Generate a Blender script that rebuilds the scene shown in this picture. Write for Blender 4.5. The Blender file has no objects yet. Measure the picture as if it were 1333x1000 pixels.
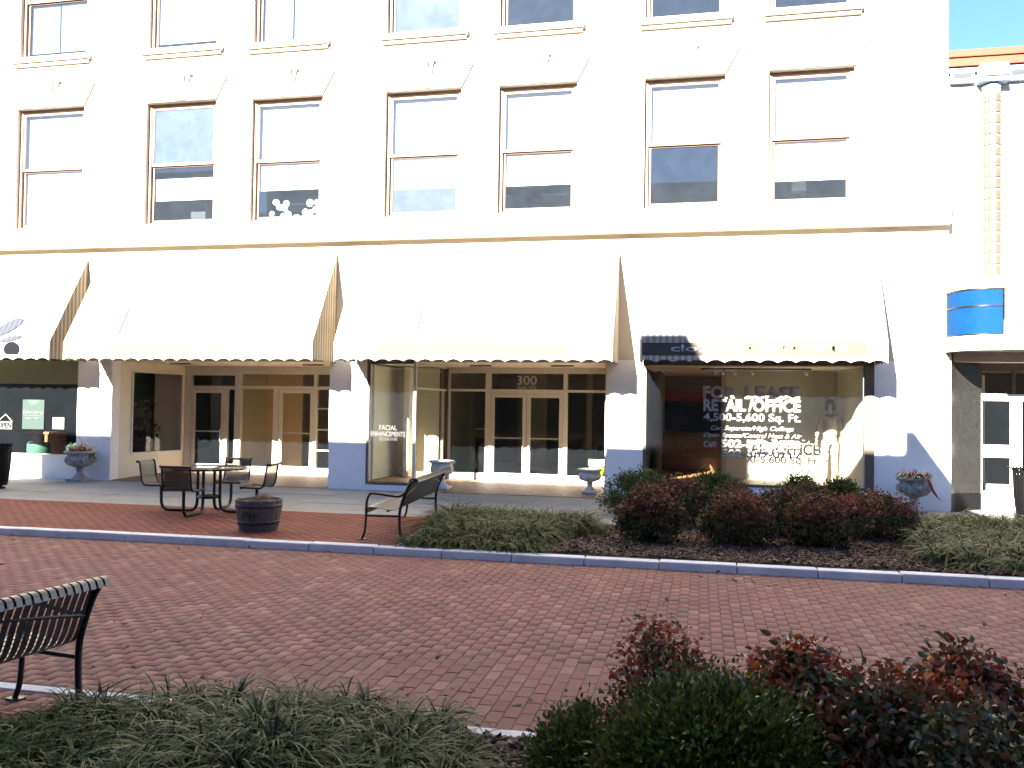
import bpy, math, random
import numpy as np
from mathutils import Matrix, Vector, noise
R=math.radians
random.seed(7); RNG=np.random.default_rng(11)
SC=bpy.context.scene; COL=SC.collection
# ---------------------------------------------------------------- camera
yaw,pitch,roll=R(12.233),R(1.534),R(.864)
fw=Vector((-math.sin(yaw)*math.cos(pitch),math.cos(yaw)*math.cos(pitch),math.sin(pitch)))
rt=Vector((math.cos(yaw),math.sin(yaw),0)); up=rt.cross(fw)
rt,up=rt*math.cos(roll)+up*math.sin(roll), up*math.cos(roll)-rt*math.sin(roll)
cd=bpy.data.cameras.new('camera'); cam=bpy.data.objects.new('camera',cd); COL.objects.link(cam)
cam.matrix_world=Matrix(((rt.x,up.x,-fw.x,0),(rt.y,up.y,-fw.y,0),(rt.z,up.z,-fw.z,1.85),(0,0,0,1)))
cd.sensor_width=36; cd.lens=1135.3/1333*36; cd.clip_start=.05; cd.clip_end=2000
SC.camera=cam
# ---------------------------------------------------------------- light
SUN=Vector((-.33,-1,.53)).normalized()
w=bpy.data.worlds.new('World'); SC.world=w; w.use_nodes=True
nt=w.node_tree; bg=nt.nodes['Background']; sky=nt.nodes.new('ShaderNodeTexSky')
sky.sky_type='NISHITA'; sky.sun_disc=False; sky.sun_elevation=math.asin(SUN.z)
sky.sun_rotation=math.atan2(SUN.x,SUN.y); sky.air_density=.6; sky.dust_density=.1; sky.ozone_density=5.5
nt.links.new(sky.outputs[0],bg.inputs[0]); bg.inputs[1].default_value=.05
sl=bpy.data.lights.new('sun','SUN'); sl.energy=5.0; sl.angle=R(.3); sl.color=(1,.93,.82)
so=bpy.data.objects.new('sun',sl); COL.objects.link(so); so.rotation_euler=SUN.to_track_quat('Z','Y').to_euler(); so.location=(0,-20,30)
SC.view_settings.view_transform='Standard'; SC.view_settings.look='None'; SC.view_settings.gamma=1
SC.view_settings.use_curve_mapping=False; SC.view_settings.exposure=3.4
SC.render.engine='CYCLES'; SC.cycles.max_bounces=8; SC.cycles.transparent_max_bounces=24
SC.cycles.diffuse_bounces=5; SC.cycles.glossy_bounces=4; SC.cycles.caustics_reflective=False

# ---------------------------------------------------------------- materials
MATS={}
def nodes(m): return m.node_tree.nodes, m.node_tree.links
def mat(name,c,rough=.7,var=.0,scale=3.,bump=0.,bscale=60.,metal=0.,c2=None,spec=.5,dist=.01):
    """plain procedural surface: base colour broken up by two octaves of noise, plus fine relief"""
    if name in MATS: return MATS[name]
    m=bpy.data.materials.new(name); m.use_nodes=True; N,L=nodes(m); b=N['Principled BSDF']
    b.inputs['Roughness'].default_value=rough; b.inputs['Metallic'].default_value=metal
    b.inputs['Specular IOR Level'].default_value=spec
    b.inputs['Base Color'].default_value=(*c,1)
    geo=N.new('ShaderNodeNewGeometry')
    if var or c2:
        n=N.new('ShaderNodeTexNoise'); n.inputs['Scale'].default_value=scale; n.inputs['Detail'].default_value=8; n.inputs['Roughness'].default_value=.65
        L.new(geo.outputs['Position'],n.inputs['Vector'])
        r=N.new('ShaderNodeValToRGB'); r.color_ramp.elements[0].position=.3; r.color_ramp.elements[1].position=.72
        d=c2 or tuple(max(0,x*(1-var)) for x in c); e=c if c2 else tuple(min(1,x*(1+var*.5)) for x in c)
        r.color_ramp.elements[0].color=(*d,1); r.color_ramp.elements[1].color=(*e,1)
        L.new(n.outputs['Fac'],r.inputs[0]); L.new(r.outputs[0],b.inputs['Base Color'])
    if bump:
        n2=N.new('ShaderNodeTexNoise'); n2.inputs['Scale'].default_value=bscale; n2.inputs['Detail'].default_value=5
        L.new(geo.outputs['Position'],n2.inputs['Vector'])
        bp=N.new('ShaderNodeBump'); bp.inputs['Strength'].default_value=bump; bp.inputs['Distance'].default_value=dist
        L.new(n2.outputs['Fac'],bp.inputs['Height']); L.new(bp.outputs[0],b.inputs['Normal'])
    MATS[name]=m; return m

def stripe_mat(name,axis,ca,cb,period=.12):
    m=bpy.data.materials.new(name); m.use_nodes=True; N,L=nodes(m); b=N['Principled BSDF']; b.inputs['Roughness'].default_value=.85
    geo=N.new('ShaderNodeNewGeometry'); sp=N.new('ShaderNodeSeparateXYZ'); L.new(geo.outputs['Position'],sp.inputs[0])
    def mth(op,a,v):
        x=N.new('ShaderNodeMath'); x.operation=op; L.new(a,x.inputs[0]); x.inputs[1].default_value=v; return x.outputs[0]
    f=mth('FRACT',mth('DIVIDE',sp.outputs[axis],period),0)
    r=N.new('ShaderNodeValToRGB'); cr=r.color_ramp; cr.interpolation='CONSTANT'
    cr.elements[0].color=(*ca,1); cr.elements[1].position=.42; cr.elements[1].color=(*cb,1)
    for p,c in ((.62,ca),(.68,cb),(.86,ca)):
        e=cr.elements.new(p); e.color=(*c,1)
    L.new(f,r.inputs[0])
    n=N.new('ShaderNodeTexNoise'); n.inputs['Scale'].default_value=2.5; n.inputs['Detail'].default_value=6; L.new(geo.outputs['Position'],n.inputs['Vector'])
    mx=N.new('ShaderNodeMixRGB'); mx.blend_type='MULTIPLY'; mx.inputs[0].default_value=.35; L.new(r.outputs[0],mx.inputs[1]); L.new(n.outputs['Fac'],mx.inputs[2])
    L.new(mx.outputs[0],b.inputs['Base Color'])
    tr=N.new('ShaderNodeBsdfTranslucent'); L.new(mx.outputs[0],tr.inputs[0]); ms=N.new('ShaderNodeMixShader'); ms.inputs[0].default_value=.08
    L.new(b.outputs[0],ms.inputs[1]); L.new(tr.outputs[0],ms.inputs[2]); L.new(ms.outputs[0],N['Material Output'].inputs[0])
    return m

def glass_mat(name,tint=(1,1,1),dirt=.02,gl=.9,dirtscale=2.):
    """window glass: clear, mirror-like by the Fresnel law, with a thin film of dust tinted blue for reflected sky"""
    m=bpy.data.materials.new(name); m.use_nodes=True; N,L=nodes(m); N.remove(N['Principled BSDF'])
    t=N.new('ShaderNodeBsdfTransparent'); t.inputs[0].default_value=(*tint,1)
    g=N.new('ShaderNodeBsdfGlossy'); g.inputs['Roughness'].default_value=.015; g.inputs[0].default_value=(gl,gl,gl,1)
    # Schlick reflectance, the same from both sides of the pane
    fr=N.new('ShaderNodeLayerWeight'); fr.inputs[0].default_value=.5
    pw=N.new('ShaderNodeMath'); pw.operation='POWER'; pw.inputs[1].default_value=5; L.new(fr.outputs['Facing'],pw.inputs[0])
    m2=N.new('ShaderNodeMath'); m2.operation='MULTIPLY_ADD'; m2.inputs[1].default_value=.9; m2.inputs[2].default_value=.035; L.new(pw.outputs[0],m2.inputs[0]); m2.use_clamp=True
    a=N.new('ShaderNodeMixShader'); L.new(m2.outputs[0],a.inputs[0]); L.new(t.outputs[0],a.inputs[1]); L.new(g.outputs[0],a.inputs[2])
    d=N.new('ShaderNodeBsdfDiffuse'); d.inputs[0].default_value=(.55,.68,.85,1)  # dust colour carries the blue of reflected sky
    geo=N.new('ShaderNodeNewGeometry'); n=N.new('ShaderNodeTexNoise'); n.inputs['Scale'].default_value=dirtscale; n.inputs['Detail'].default_value=9; n.inputs['Roughness'].default_value=.7; L.new(geo.outputs['Position'],n.inputs['Vector'])
    r=N.new('ShaderNodeMapRange'); r.inputs['From Min'].default_value=.35; r.inputs['From Max'].default_value=.75; r.inputs['To Min'].default_value=dirt*.8; r.inputs['To Max'].default_value=dirt*1.3; L.new(n.outputs['Fac'],r.inputs[0])
    b=N.new('ShaderNodeMixShader'); L.new(r.outputs[0],b.inputs[0]); L.new(a.outputs[0],b.inputs[1]); L.new(d.outputs[0],b.inputs[2])
    L.new(b.outputs[0],N['Material Output'].inputs[0]); return m

def brick_mat(name,cols,stain=(.36,.27,.24)):
    """each brick its own tone (object random + per-brick attribute), pale salt stains, dark scuffs"""
    m=bpy.data.materials.new(name); m.use_nodes=True; N,L=nodes(m); b=N['Principled BSDF']; b.inputs['Roughness'].default_value=.85; b.inputs['Specular IOR Level'].default_value=.22
    oi=N.new('ShaderNodeObjectInfo'); at=N.new('ShaderNodeAttribute'); at.attribute_name='tone'
    ad=N.new('ShaderNodeMath'); ad.operation='ADD'; L.new(oi.outputs['Random'],ad.inputs[0]); L.new(at.outputs['Fac'],ad.inputs[1])
    fr=N.new('ShaderNodeMath'); fr.operation='FRACT'; L.new(ad.outputs[0],fr.inputs[0])
    r=N.new('ShaderNodeValToRGB'); cr=r.color_ramp; cr.elements[0].color=(*cols[0],1); cr.elements[1].color=(*cols[-1],1)
    for i,c in enumerate(cols[1:-1]):
        e=cr.elements.new((i+1)/(len(cols)-1)); e.color=(*c,1)
    L.new(fr.outputs[0],r.inputs[0])
    geo=N.new('ShaderNodeNewGeometry')
    def nz(s,d=8,ro=.6):
        n=N.new('ShaderNodeTexNoise'); n.inputs['Scale'].default_value=s; n.inputs['Detail'].default_value=d; n.inputs['Roughness'].default_value=ro; L.new(geo.outputs['Position'],n.inputs['Vector']); return n.outputs['Fac']
    def ramp(f,a,c,bv):
        x=N.new('ShaderNodeMapRange'); x.inputs['From Min'].default_value=a; x.inputs['From Max'].default_value=c; x.inputs['To Max'].default_value=bv; L.new(f,x.inputs[0]); return x.outputs[0]
    mul=N.new('ShaderNodeMixRGB'); mul.blend_type='MULTIPLY'; mul.inputs[0].default_value=.7
    g=N.new('ShaderNodeValToRGB'); g.color_ramp.elements[0].color=(.74,.72,.72,1); g.color_ramp.elements[0].position=.32; g.color_ramp.elements[1].color=(1.15,1.15,1.15,1); g.color_ramp.elements[1].position=.66
    L.new(nz(1.3,10,.7),g.inputs[0]); L.new(r.outputs[0],mul.inputs[1]); L.new(g.outputs[0],mul.inputs[2])
    s=N.new('ShaderNodeMixRGB'); L.new(ramp(nz(7.5,4,.5),.63,.72,.38),s.inputs[0]); L.new(mul.outputs[0],s.inputs[1]); s.inputs[2].default_value=(*stain,1)
    s2=N.new('ShaderNodeMixRGB'); L.new(ramp(nz(42,5,.6),.62,.75,.4),s2.inputs[0]); L.new(s.outputs[0],s2.inputs[1]); s2.inputs[2].default_value=(.06,.04,.035,1)
    L.new(s2.outputs[0],b.inputs['Base Color'])
    bp=N.new('ShaderNodeBump'); bp.inputs['Strength'].default_value=.5; bp.inputs['Distance'].default_value=.004; L.new(nz(110,6,.7),bp.inputs['Height']); L.new(bp.outputs[0],b.inputs['Normal'])
    return m

def leaf_mat(name,cols,rough=.45,trans=.25,spec=.5):
    m=bpy.data.materials.new(name); m.use_nodes=True; N,L=nodes(m); b=N['Principled BSDF']; b.inputs['Roughness'].default_value=rough; b.inputs['Specular IOR Level'].default_value=spec
    at=N.new('ShaderNodeAttribute'); at.attribute_name='tone'
    r=N.new('ShaderNodeValToRGB'); cr=r.color_ramp; cr.elements[0].color=(*cols[0],1); cr.elements[1].color=(*cols[-1],1)
    for i,c in enumerate(cols[1:-1]):
        e=cr.elements.new((i+1)/(len(cols)-1)); e.color=(*c,1)
    L.new(at.outputs['Fac'],r.inputs[0]); L.new(r.outputs[0],b.inputs['Base Color'])
    t=N.new('ShaderNodeBsdfTranslucent'); L.new(r.outputs[0],t.inputs[0]); ms=N.new('ShaderNodeMixShader'); ms.inputs[0].default_value=trans
    L.new(b.outputs[0],ms.inputs[1]); L.new(t.outputs[0],ms.inputs[2]); L.new(ms.outputs[0],N['Material Output'].inputs[0]); return m

stucco=mat('cream_stucco',(.56,.50,.41),.85,.10,1.2,.35,45,dist=.006)
stuccow=mat('white_stucco',(.88,.86,.81),.85,.08,1.5,.35,45,dist=.006)
tanpaint=mat('tan_paint',(.76,.68,.52),.7,.06,2,.15,50)
trimtan=mat('window_trim_tan',(.26,.165,.105),.6,.22,9,.2,60)
browntrim=mat('bronze_trim',(.13,.10,.075),.45,.15,6)
alu=mat('satin_aluminium',(.64,.60,.53),.42,.08,8)
shadew=mat('roller_shade',(.82,.80,.74),.8,.04,3)
blindw=mat('blind_slats',(.7,.74,.72),.5,.04,3)
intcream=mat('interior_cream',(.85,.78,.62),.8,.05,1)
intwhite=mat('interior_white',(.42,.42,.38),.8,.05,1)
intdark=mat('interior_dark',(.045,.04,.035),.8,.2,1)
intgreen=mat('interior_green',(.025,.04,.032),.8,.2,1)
woodfl=mat('wood_floor',(.42,.22,.10),.45,.3,4)
woodor=mat('orange_wood',(.42,.13,.05),.4,.3,5)
wooddk=mat('brown_wood',(.10,.05,.03),.45,.3,6)
tealf=mat('teal_fabric',(.02,.08,.055),.8,.1,20)
blackm=mat('black_coated_metal',(.007,.007,.0075),.4,.2,30,.25,140,spec=.35)
slatm=mat('black_coated_slat',(.010,.010,.0095),.36,.35,14,.2,140,spec=.7)
concrete=mat('sidewalk_concrete',(.23,.22,.195),.85,.22,1.6,.4,90,dist=.004)
kerbm=mat('kerb_granite',(.60,.59,.57),.8,.22,2.6,.5,70,dist=.006)
sand=mat('joint_sand',(.15,.095,.075),.95,.4,20,.6,200)
soil=mat('bed_soil',(.055,.038,.028),.95,.4,9,.8,60,dist=.02)
stone=mat('cast_stone',(.42,.40,.37),.85,.45,11,.7,60,dist=.01,c2=(.17,.16,.15))
stonew=mat('white_cast_stone',(.62,.62,.60),.8,.3,11,.5,60)
bark=mat('bark',(.06,.04,.03),.9,.3,20,.5,60)
darkasph=mat('ground_paving',(.12,.09,.08),.9,.3,1)
whitep=mat('white_paint',(.8,.79,.76),.5,.03,3)
blue=mat('blue_enamel',(.003,.036,.115),.7,.25,4,c2=(.002,.026,.085),spec=.05)
bluegr=mat('blue_grey_paint',(.13,.20,.32),.5,.1,4)
orange=mat('terracotta_coping',(.13,.032,.009),.7,.15,3,.2,30)
granite=mat('dark_granite',(.022,.021,.018),.4,.5,14,.1,90,c2=(.009,.0085,.008),spec=.3)
binb=mat('bin_black',(.004,.004,.0045),.5,.2,30,spec=.15)
blkt=mat('black_tile',(.005,.005,.006),.6,.2,5,spec=.1)
glassb=mat('glass_block',(.085,.07,.05),.25,.2,12)
red=mat('red_ribbon',(.45,.02,.03),.5,.1,10)
letterw=mat('white_vinyl',(.34,.33,.32),.6,.02,3)
vinyls=mat('thin_white_vinyl',(.085,.085,.082),.6,.02,3)
vinyl2=mat('pale_vinyl',(.55,.53,.47),.6,.02,3)
blackp=mat('black_print_and_shadow',(.006,.006,.009),.9,.1,5,spec=.1)  # print colour, also used for the shadow painted on the left awning
shop=glass_mat('shop_glass',(.96,.98,.96),.004)
dustg=glass_mat('dusty_glass',(.85,.9,.95),.013,1,3)
hazeg=glass_mat('hazy_glass',(.7,.78,.85),.06,1,1.6)
AW1=(.62,.57,.48); AW2=(.33,.28,.215)
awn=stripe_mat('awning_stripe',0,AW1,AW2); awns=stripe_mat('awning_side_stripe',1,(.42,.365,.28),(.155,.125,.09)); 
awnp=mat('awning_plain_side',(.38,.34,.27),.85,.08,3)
panelm=mat('pale_sign_panel',(.078,.070,.042),.7,.05,2)
paneld=mat('charcoal_sign_panel',(.054,.039,.029),.6,.1,2)
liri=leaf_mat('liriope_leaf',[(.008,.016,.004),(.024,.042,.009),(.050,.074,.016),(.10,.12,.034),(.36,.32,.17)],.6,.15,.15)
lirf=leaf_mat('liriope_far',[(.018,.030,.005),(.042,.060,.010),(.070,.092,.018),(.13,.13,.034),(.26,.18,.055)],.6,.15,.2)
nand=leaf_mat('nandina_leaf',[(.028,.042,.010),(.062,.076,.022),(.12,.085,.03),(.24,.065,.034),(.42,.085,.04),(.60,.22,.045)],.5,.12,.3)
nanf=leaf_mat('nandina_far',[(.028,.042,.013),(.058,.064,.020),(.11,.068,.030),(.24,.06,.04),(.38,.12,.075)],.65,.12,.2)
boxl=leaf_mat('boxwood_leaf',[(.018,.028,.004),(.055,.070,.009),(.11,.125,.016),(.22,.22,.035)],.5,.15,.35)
mulchm=leaf_mat('mulch_chip',[(.035,.02,.014),(.08,.045,.028),(.14,.085,.055),(.26,.18,.12)],.85,0,.3)
pavA=brick_mat('road_brick',[(.170,.076,.056),(.198,.083,.061),(.180,.082,.061),(.208,.090,.066),(.160,.080,.064),(.195,.088,.067),(.25,.130,.095)],(.26,.165,.13))
pavB=brick_mat('plaza_brick',[(.150,.040,.024),(.175,.046,.028),(.14,.04,.024),(.19,.054,.034)],(.22,.10,.07))

# ---------------------------------------------------------------- mesh helpers
class MB:
    def __init__(s): s.v=[]; s.f=[]; s.m=[]; s.sm=[]
    def add(s,vs,fs,mi=0,smooth=False):
        o=len(s.v); s.v+= [tuple(x) for x in vs]; s.f+=[tuple(i+o for i in f) for f in fs]; s.m+=[mi]*len(fs); s.sm+=[smooth]*len(fs); return s
    def box(s,x0,y0,z0,x1,y1,z1,mi=0):
        v=[(x0,y0,z0),(x1,y0,z0),(x1,y1,z0),(x0,y1,z0),(x0,y0,z1),(x1,y0,z1),(x1,y1,z1),(x0,y1,z1)]
        return s.add(v,[(0,3,2,1),(4,5,6,7),(0,1,5,4),(1,2,6,5),(2,3,7,6),(3,0,4,7)],mi)
    def obox(s,c,ax,ay,az,mi=0):
        c=Vector(c);ax=Vector(ax);ay=Vector(ay);az=Vector(az)
        v=[c+ax*i+ay*j+az*k for k in(-1,1) for j in(-1,1) for i in(-1,1)]
        return s.add(v,[(0,2,3,1),(4,5,7,6),(0,1,5,4),(1,3,7,5),(3,2,6,7),(2,0,4,6)],mi)
    def tube(s,pts,r,n=8,mi=0,caps=True):
        pts=[Vector(p) for p in pts]; rs=r if isinstance(r,(list,tuple)) else [r]*len(pts); rings=[]; prev=None
        for i,p in enumerate(pts):
            t=(pts[min(i+1,len(pts)-1)]-pts[max(i-1,0)]).normalized()
            if prev is None:
                a=Vector((0,0,1)) if abs(t.z)<.9 else Vector((1,0,0)); u=t.cross(a).normalized()
            else: u=(prev-t*prev.dot(t)).normalized()
            prev=u; v=t.cross(u); rings.append([p+(u*math.cos(2*math.pi*k/n)+v*math.sin(2*math.pi*k/n))*rs[i] for k in range(n)])
        vs=[q for g in rings for q in g]; fs=[]
        for i in range(len(pts)-1):
            for k in range(n):
                fs.append((i*n+k,i*n+(k+1)%n,(i+1)*n+(k+1)%n,(i+1)*n+k))
        s.add(vs,fs,mi,True)
        if caps: s.add(rings[0],[tuple(range(n))[::-1]],mi); s.add(rings[-1],[tuple(range(n))],mi)
        return s
    def lathe(s,prof,c=(0,0,0),n=24,mi=0,a0=0,a1=2*math.pi,smooth=True,wob=None):
        full=abs(a1-a0-2*math.pi)<1e-6; m=n if full else n+1; vs=[]
        for r,z in prof:
            for k in range(m):
                a=a0+(a1-a0)*k/n; rr=r*(1+(wob(a,z) if wob else 0)); vs.append((c[0]+rr*math.cos(a),c[1]+rr*math.sin(a),c[2]+z))
        fs=[]
        for i in range(len(prof)-1):
            for k in range(n):
                fs.append((i*m+k,i*m+(k+1)%m,(i+1)*m+(k+1)%m,(i+1)*m+k))
        return s.add(vs,fs,mi,smooth)
    def ball(s,c,rx,ry,rz,n=12,mi=0):
        prof=[(math.sin(math.pi*i/n),-math.cos(math.pi*i/n)) for i in range(n+1)]
        vs=[(c[0]+rx*p[0]*math.cos(2*math.pi*k/n),c[1]+ry*p[0]*math.sin(2*math.pi*k/n),c[2]+rz*p[1]) for p in prof for k in range(n)]
        fs=[(i*n+k,i*n+(k+1)%n,(i+1)*n+(k+1)%n,(i+1)*n+k) for i in range(n) for k in range(n)]
        return s.add(vs,fs,mi,True)
    def prism(s,poly,y0,y1,mi=0):
        """polygon in XZ pushed from y0 to y1"""
        n=len(poly); vs=[(x,y0,z) for x,z in poly]+[(x,y1,z) for x,z in poly]
        return s.add(vs,[tuple(range(n)),tuple(range(2*n-1,n-1,-1))]+[(i,i+n,(i+1)%n+n,(i+1)%n) for i in range(n)],mi)
    def build(s,name,mats,parent=None,bevel=0):
        me=bpy.data.meshes.new(name); me.from_pydata(s.v,[],s.f); 
        for m in (mats if isinstance(mats,(list,tuple)) else [mats]): me.materials.append(m)
        me.polygons.foreach_set('material_index',s.m); me.polygons.foreach_set('use_smooth',s.sm); me.update()
        o=bpy.data.objects.new(name,me); COL.objects.link(o)
        if parent: o.parent=parent
        if bevel:
            b=o.modifiers.new('bevel','BEVEL'); b.width=bevel; b.segments=2; b.limit_method='ANGLE'
        return o
def thing(name,label,cat,loc=(0,0,0),rz=0,group=None):
    o=bpy.data.objects.new(name,None); COL.objects.link(o); o.location=loc; o.rotation_euler=(0,0,rz); o.empty_display_size=.1
    return tag(o,label,cat,group)
def tag(o,label=None,cat=None,group=None,kind=None):
    if label:o['label']=label
    if cat:o['category']=cat
    if group:o['group']=group
    if kind:o['kind']=kind
    return o
def Q(name,mats,parent,*boxes,bevel=0):
    m=MB()
    for b in boxes: m.box(*b)
    return m.build(name,mats,parent,bevel)
def copy_tree(o,parent=None):
    c=o.copy(); COL.objects.link(c)
    if parent: c.parent=parent
    for ch in list(o.children): copy_tree(ch,c)
    return c
def text(name,body,x0,x1,zb,h,y,m,parent,shear=0,bold=0,depth=.0015,rot=None,fitw=True,space=1):
    cu=bpy.data.curves.new(name,'FONT'); cu.body=body; cu.size=1; cu.offset=bold; cu.shear=shear; cu.extrude=0; cu.space_character=space; cu.resolution_u=3
    t=bpy.data.objects.new(name,cu); COL.objects.link(t); dg=bpy.context.evaluated_depsgraph_get(); me=bpy.data.meshes.new_from_object(t.evaluated_get(dg))
    bpy.data.objects.remove(t); bpy.data.curves.remove(cu)
    n=len(me.vertices); co=np.zeros(n*3,dtype=np.float32); me.vertices.foreach_get('co',co); co=co.reshape(-1,3)
    lo=co.min(0); hi=co.max(0); sx=(x1-x0)/(hi[0]-lo[0]); sz=h/.70
    X=x0+(co[:,0]-lo[0])*sx; Z=zb+co[:,1]*sz
    out=np.stack([X,np.full(n,y,dtype=np.float32),Z],1).astype(np.float32)
    me.vertices.foreach_set('co',out.ravel()); me.update(); me.materials.clear(); me.materials.append(m); me.name=name
    o=bpy.data.objects.new(name,me); COL.objects.link(o); o.parent=parent
    s=o.modifiers.new('thick','SOLIDIFY'); s.thickness=depth; s.offset=0
    return o
def quads_obj(name,V,F,tone_face,m,parent=None,smooth=False):
    """fast mesh from numpy arrays: V (n,3), F (k,4), a tone per face"""
    me=bpy.data.meshes.new(name); k=len(F); me.vertices.add(len(V)); me.vertices.foreach_set('co',np.asarray(V,np.float32).ravel())
    me.loops.add(4*k); me.loops.foreach_set('vertex_index',np.asarray(F,np.int32).ravel()); me.polygons.add(k)
    me.polygons.foreach_set('loop_start',np.arange(0,4*k,4,dtype=np.int32)); me.polygons.foreach_set('loop_total',np.full(k,4,np.int32))
    if smooth: me.polygons.foreach_set('use_smooth',np.ones(k,bool))
    me.update(calc_edges=True); a=me.attributes.new('tone','FLOAT','FACE'); a.data.foreach_set('value',np.asarray(tone_face,np.float32))
    me.materials.append(m); o=bpy.data.objects.new(name,me); COL.objects.link(o)
    if parent:o.parent=parent
    return o

# ================================================================ SETTING: ground, road, plaza, sidewalk, beds
ROAD=-.09
gr=Q('ground',darkasph,None,(-150,-120,-.6,150,150,-.125)); tag(gr,kind='structure')
road=Q('road',sand,None,(-26,5.0,-.12,24,10.79,ROAD-.007)); tag(road,kind='structure')
near=Q('pavement',sand,None,(-26,-8.9,-.12,24,4.99,ROAD-.007)); tag(near,kind='structure')
plaza=Q('plaza',sand,None,(-26,11.0,-.12,-3.86,13.98,-.008)); tag(plaza,kind='structure')
walk=Q('sidewalk',mat('slab_joint',(.13,.12,.11),.9,.2,5),None,(-26,13.99,-.12,24,18.02,-.010)); tag(walk,kind='structure')
fbed=Q('planting_bed',soil,None,(-3.84,11.0,-.12,24,13.985,-.005)); tag(fbed,kind='structure')

BV=np.array([(-1,-1,0),(1,-1,0),(1,1,0),(-1,1,0),(-1,-1,1),(1,-1,1),(1,1,1),(-1,1,1),(-1,-1,2),(1,-1,2),(1,1,2),(-1,1,2)],float)
BF=np.array([(8,9,10,11),(4,5,9,8),(5,6,10,9),(6,7,11,10),(7,4,8,11),(0,1,5,4),(1,2,6,5),(2,3,7,6),(3,0,4,7)])
def brick_verts(w,l,h,ch=.004):
    v=BV.copy(); z=v[:,2]; ins=np.where(z==2,ch,0.)
    x=v[:,0]*(w/2-ins); y=v[:,1]*(l/2-ins); zz=np.where(z==0,-h,np.where(z==1,-ch*.7,0.)); return np.stack([x,y,zz],1)
def paving(parent,x0,x1,y0,y1,top,m,key,w=.1,l=.2,jt=.0035,clip=None,nind=300,name='brick',lump=.02,jit=.0008):
    vb=brick_verts(w-jt,l-jt,.016,.005); C=[]
    nx=int((x1-x0)/w); ny=int((y1-y0)/l)+2
    for i in range(nx):
        cx=x0+(i+.5)*w; off=(i%2)*l/2+ (0.01*math.sin(i*1.7))
        for j in range(ny):
            cy=y0+off+(j-.5)*l
            a,b=max(cy-l/2,y0),min(cy+l/2,y1)
            if b-a<.03: continue
            if clip and not clip(cx,(a+b)/2): continue
            C.append((cx,(a+b)/2,(b-a)/l))
    C=np.array(C); C=C[np.argsort(np.array([key(c[0],c[1]) for c in C]))]
    n1=min(nind,len(C)); me=None; 
    proto=bpy.data.meshes.new(name); proto.from_pydata([tuple(p) for p in vb],[],[tuple(f) for f in BF.tolist()]); proto.materials.append(m)
    und=lambda x,y:.006*noise.noise(Vector((x*.9,y*.9,3.1)))
    for c in C[:n1]:
        o=bpy.data.objects.new(name,proto); COL.objects.link(o); o.parent=parent
        o.location=(c[0],c[1],top+und(c[0],c[1])+RNG.normal(0,jit)); o.scale=(1,(c[2]*l-jt)/(l-jt),1)
        o.rotation_euler=(RNG.normal(0,.0045),RNG.normal(0,.006),RNG.normal(0,.006))
    D=C[n1:]
    if len(D):
        k=len(D); V=np.repeat(vb[None],k,0); V[:,:,1]*=D[:,2][:,None]
        rz=RNG.normal(0,.006,k); c,s=np.cos(rz)[:,None],np.sin(rz)[:,None]; x,y=V[:,:,0].copy(),V[:,:,1].copy()
        tx,ty=RNG.normal(0,.006,k)[:,None],RNG.normal(0,.0045,k)[:,None]
        V[:,:,2]+=x*tx+y*ty+top+RNG.normal(0,jit,k)[:,None]+np.array([und(a,b) for a,b in D[:,:2]])[:,None]
        V[:,:,0]=x*c-y*s+D[:,0][:,None]; V[:,:,1]=x*s+y*c+D[:,1][:,None]
        F=(BF[None]+12*np.arange(k)[:,None,None]).reshape(-1,4)
        o=quads_obj(name+'_field',V.reshape(-1,3),F,np.repeat(RNG.random(k),9),m,parent); o['kind']='stuff'
paving(road,-14.2,6.6,5.18,10.79,ROAD,pavA,lambda x,y:math.hypot(x+1.0,y-3.2)+(5 if x<-3.2+0*(y) or x>1.2 else 0))
paving(near,-7,-3.0,2.6,4.99+.11,ROAD-.0005,pavA,lambda x,y:math.hypot(x+4.3,y-5.2),nind=0)
paving(plaza,-20,-3.86,11.0,13.98,0,pavB,lambda x,y:math.hypot(x+4.5,y-11),clip=lambda x,y:x< -3.9-(y-11.)*.12,nind=0)
# flush concrete band and kerbs, one stone at a time
kerb=Q('kerb',sand,None,(-26,10.83,-.2,24,10.995,-.02)); tag(kerb,kind='structure')
ks=Q('kerb_stone',kerbm,kerb,(-.455,-.098,-.14,.455,.098,.004),bevel=.014); ks.location=(-.02,10.9,0)
for i in range(-16,9):
    if i==0: continue
    c=ks.copy(); COL.objects.link(c); c.parent=kerb; c.location=(-.02+i*.92,10.9+random.gauss(0,.004),random.gauss(0,.004)); c.rotation_euler=(0,0,random.gauss(0,.003))
ek=Q('bed_edging',kerbm,None,(-.06,0,-.1,.06,2.98,.006),bevel=.01); tag(ek,kind='structure'); ek.location=(-3.86,11.0,0); ek.rotation_euler=(0,0,.12)
bandst=Q('band',sand,None,(-26,5.0,-.15,24,5.17,-.11)); tag(bandst,kind='structure')
wb=mat('pale_concrete_band',(.55,.53,.52),.8,.2,4,.4,70)
b0=Q('band_slab',wb,bandst,(-.6,-.055,-.05,.6,.055,0),bevel=.006); b0.location=(0,5.11,ROAD+.006)
for i in range(-6,7):
    if i: c=b0.copy(); COL.objects.link(c); c.parent=bandst; c.location=(i*1.206,5.11+random.gauss(0,.003),ROAD+.006+random.gauss(0,.002))
# sidewalk slabs
sl0=None
for i in range(-12,12):
    for j in range(3):
        if sl0 is None: o=sl0=Q('slab',concrete,walk,(-.675,-.66,-.06,.675,.66,0),bevel=.006)
        else: o=sl0.copy(); COL.objects.link(o); o.parent=walk
        o.location=(i*1.362+.2,14.655+j*1.335,random.gauss(0,.0015))

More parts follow.
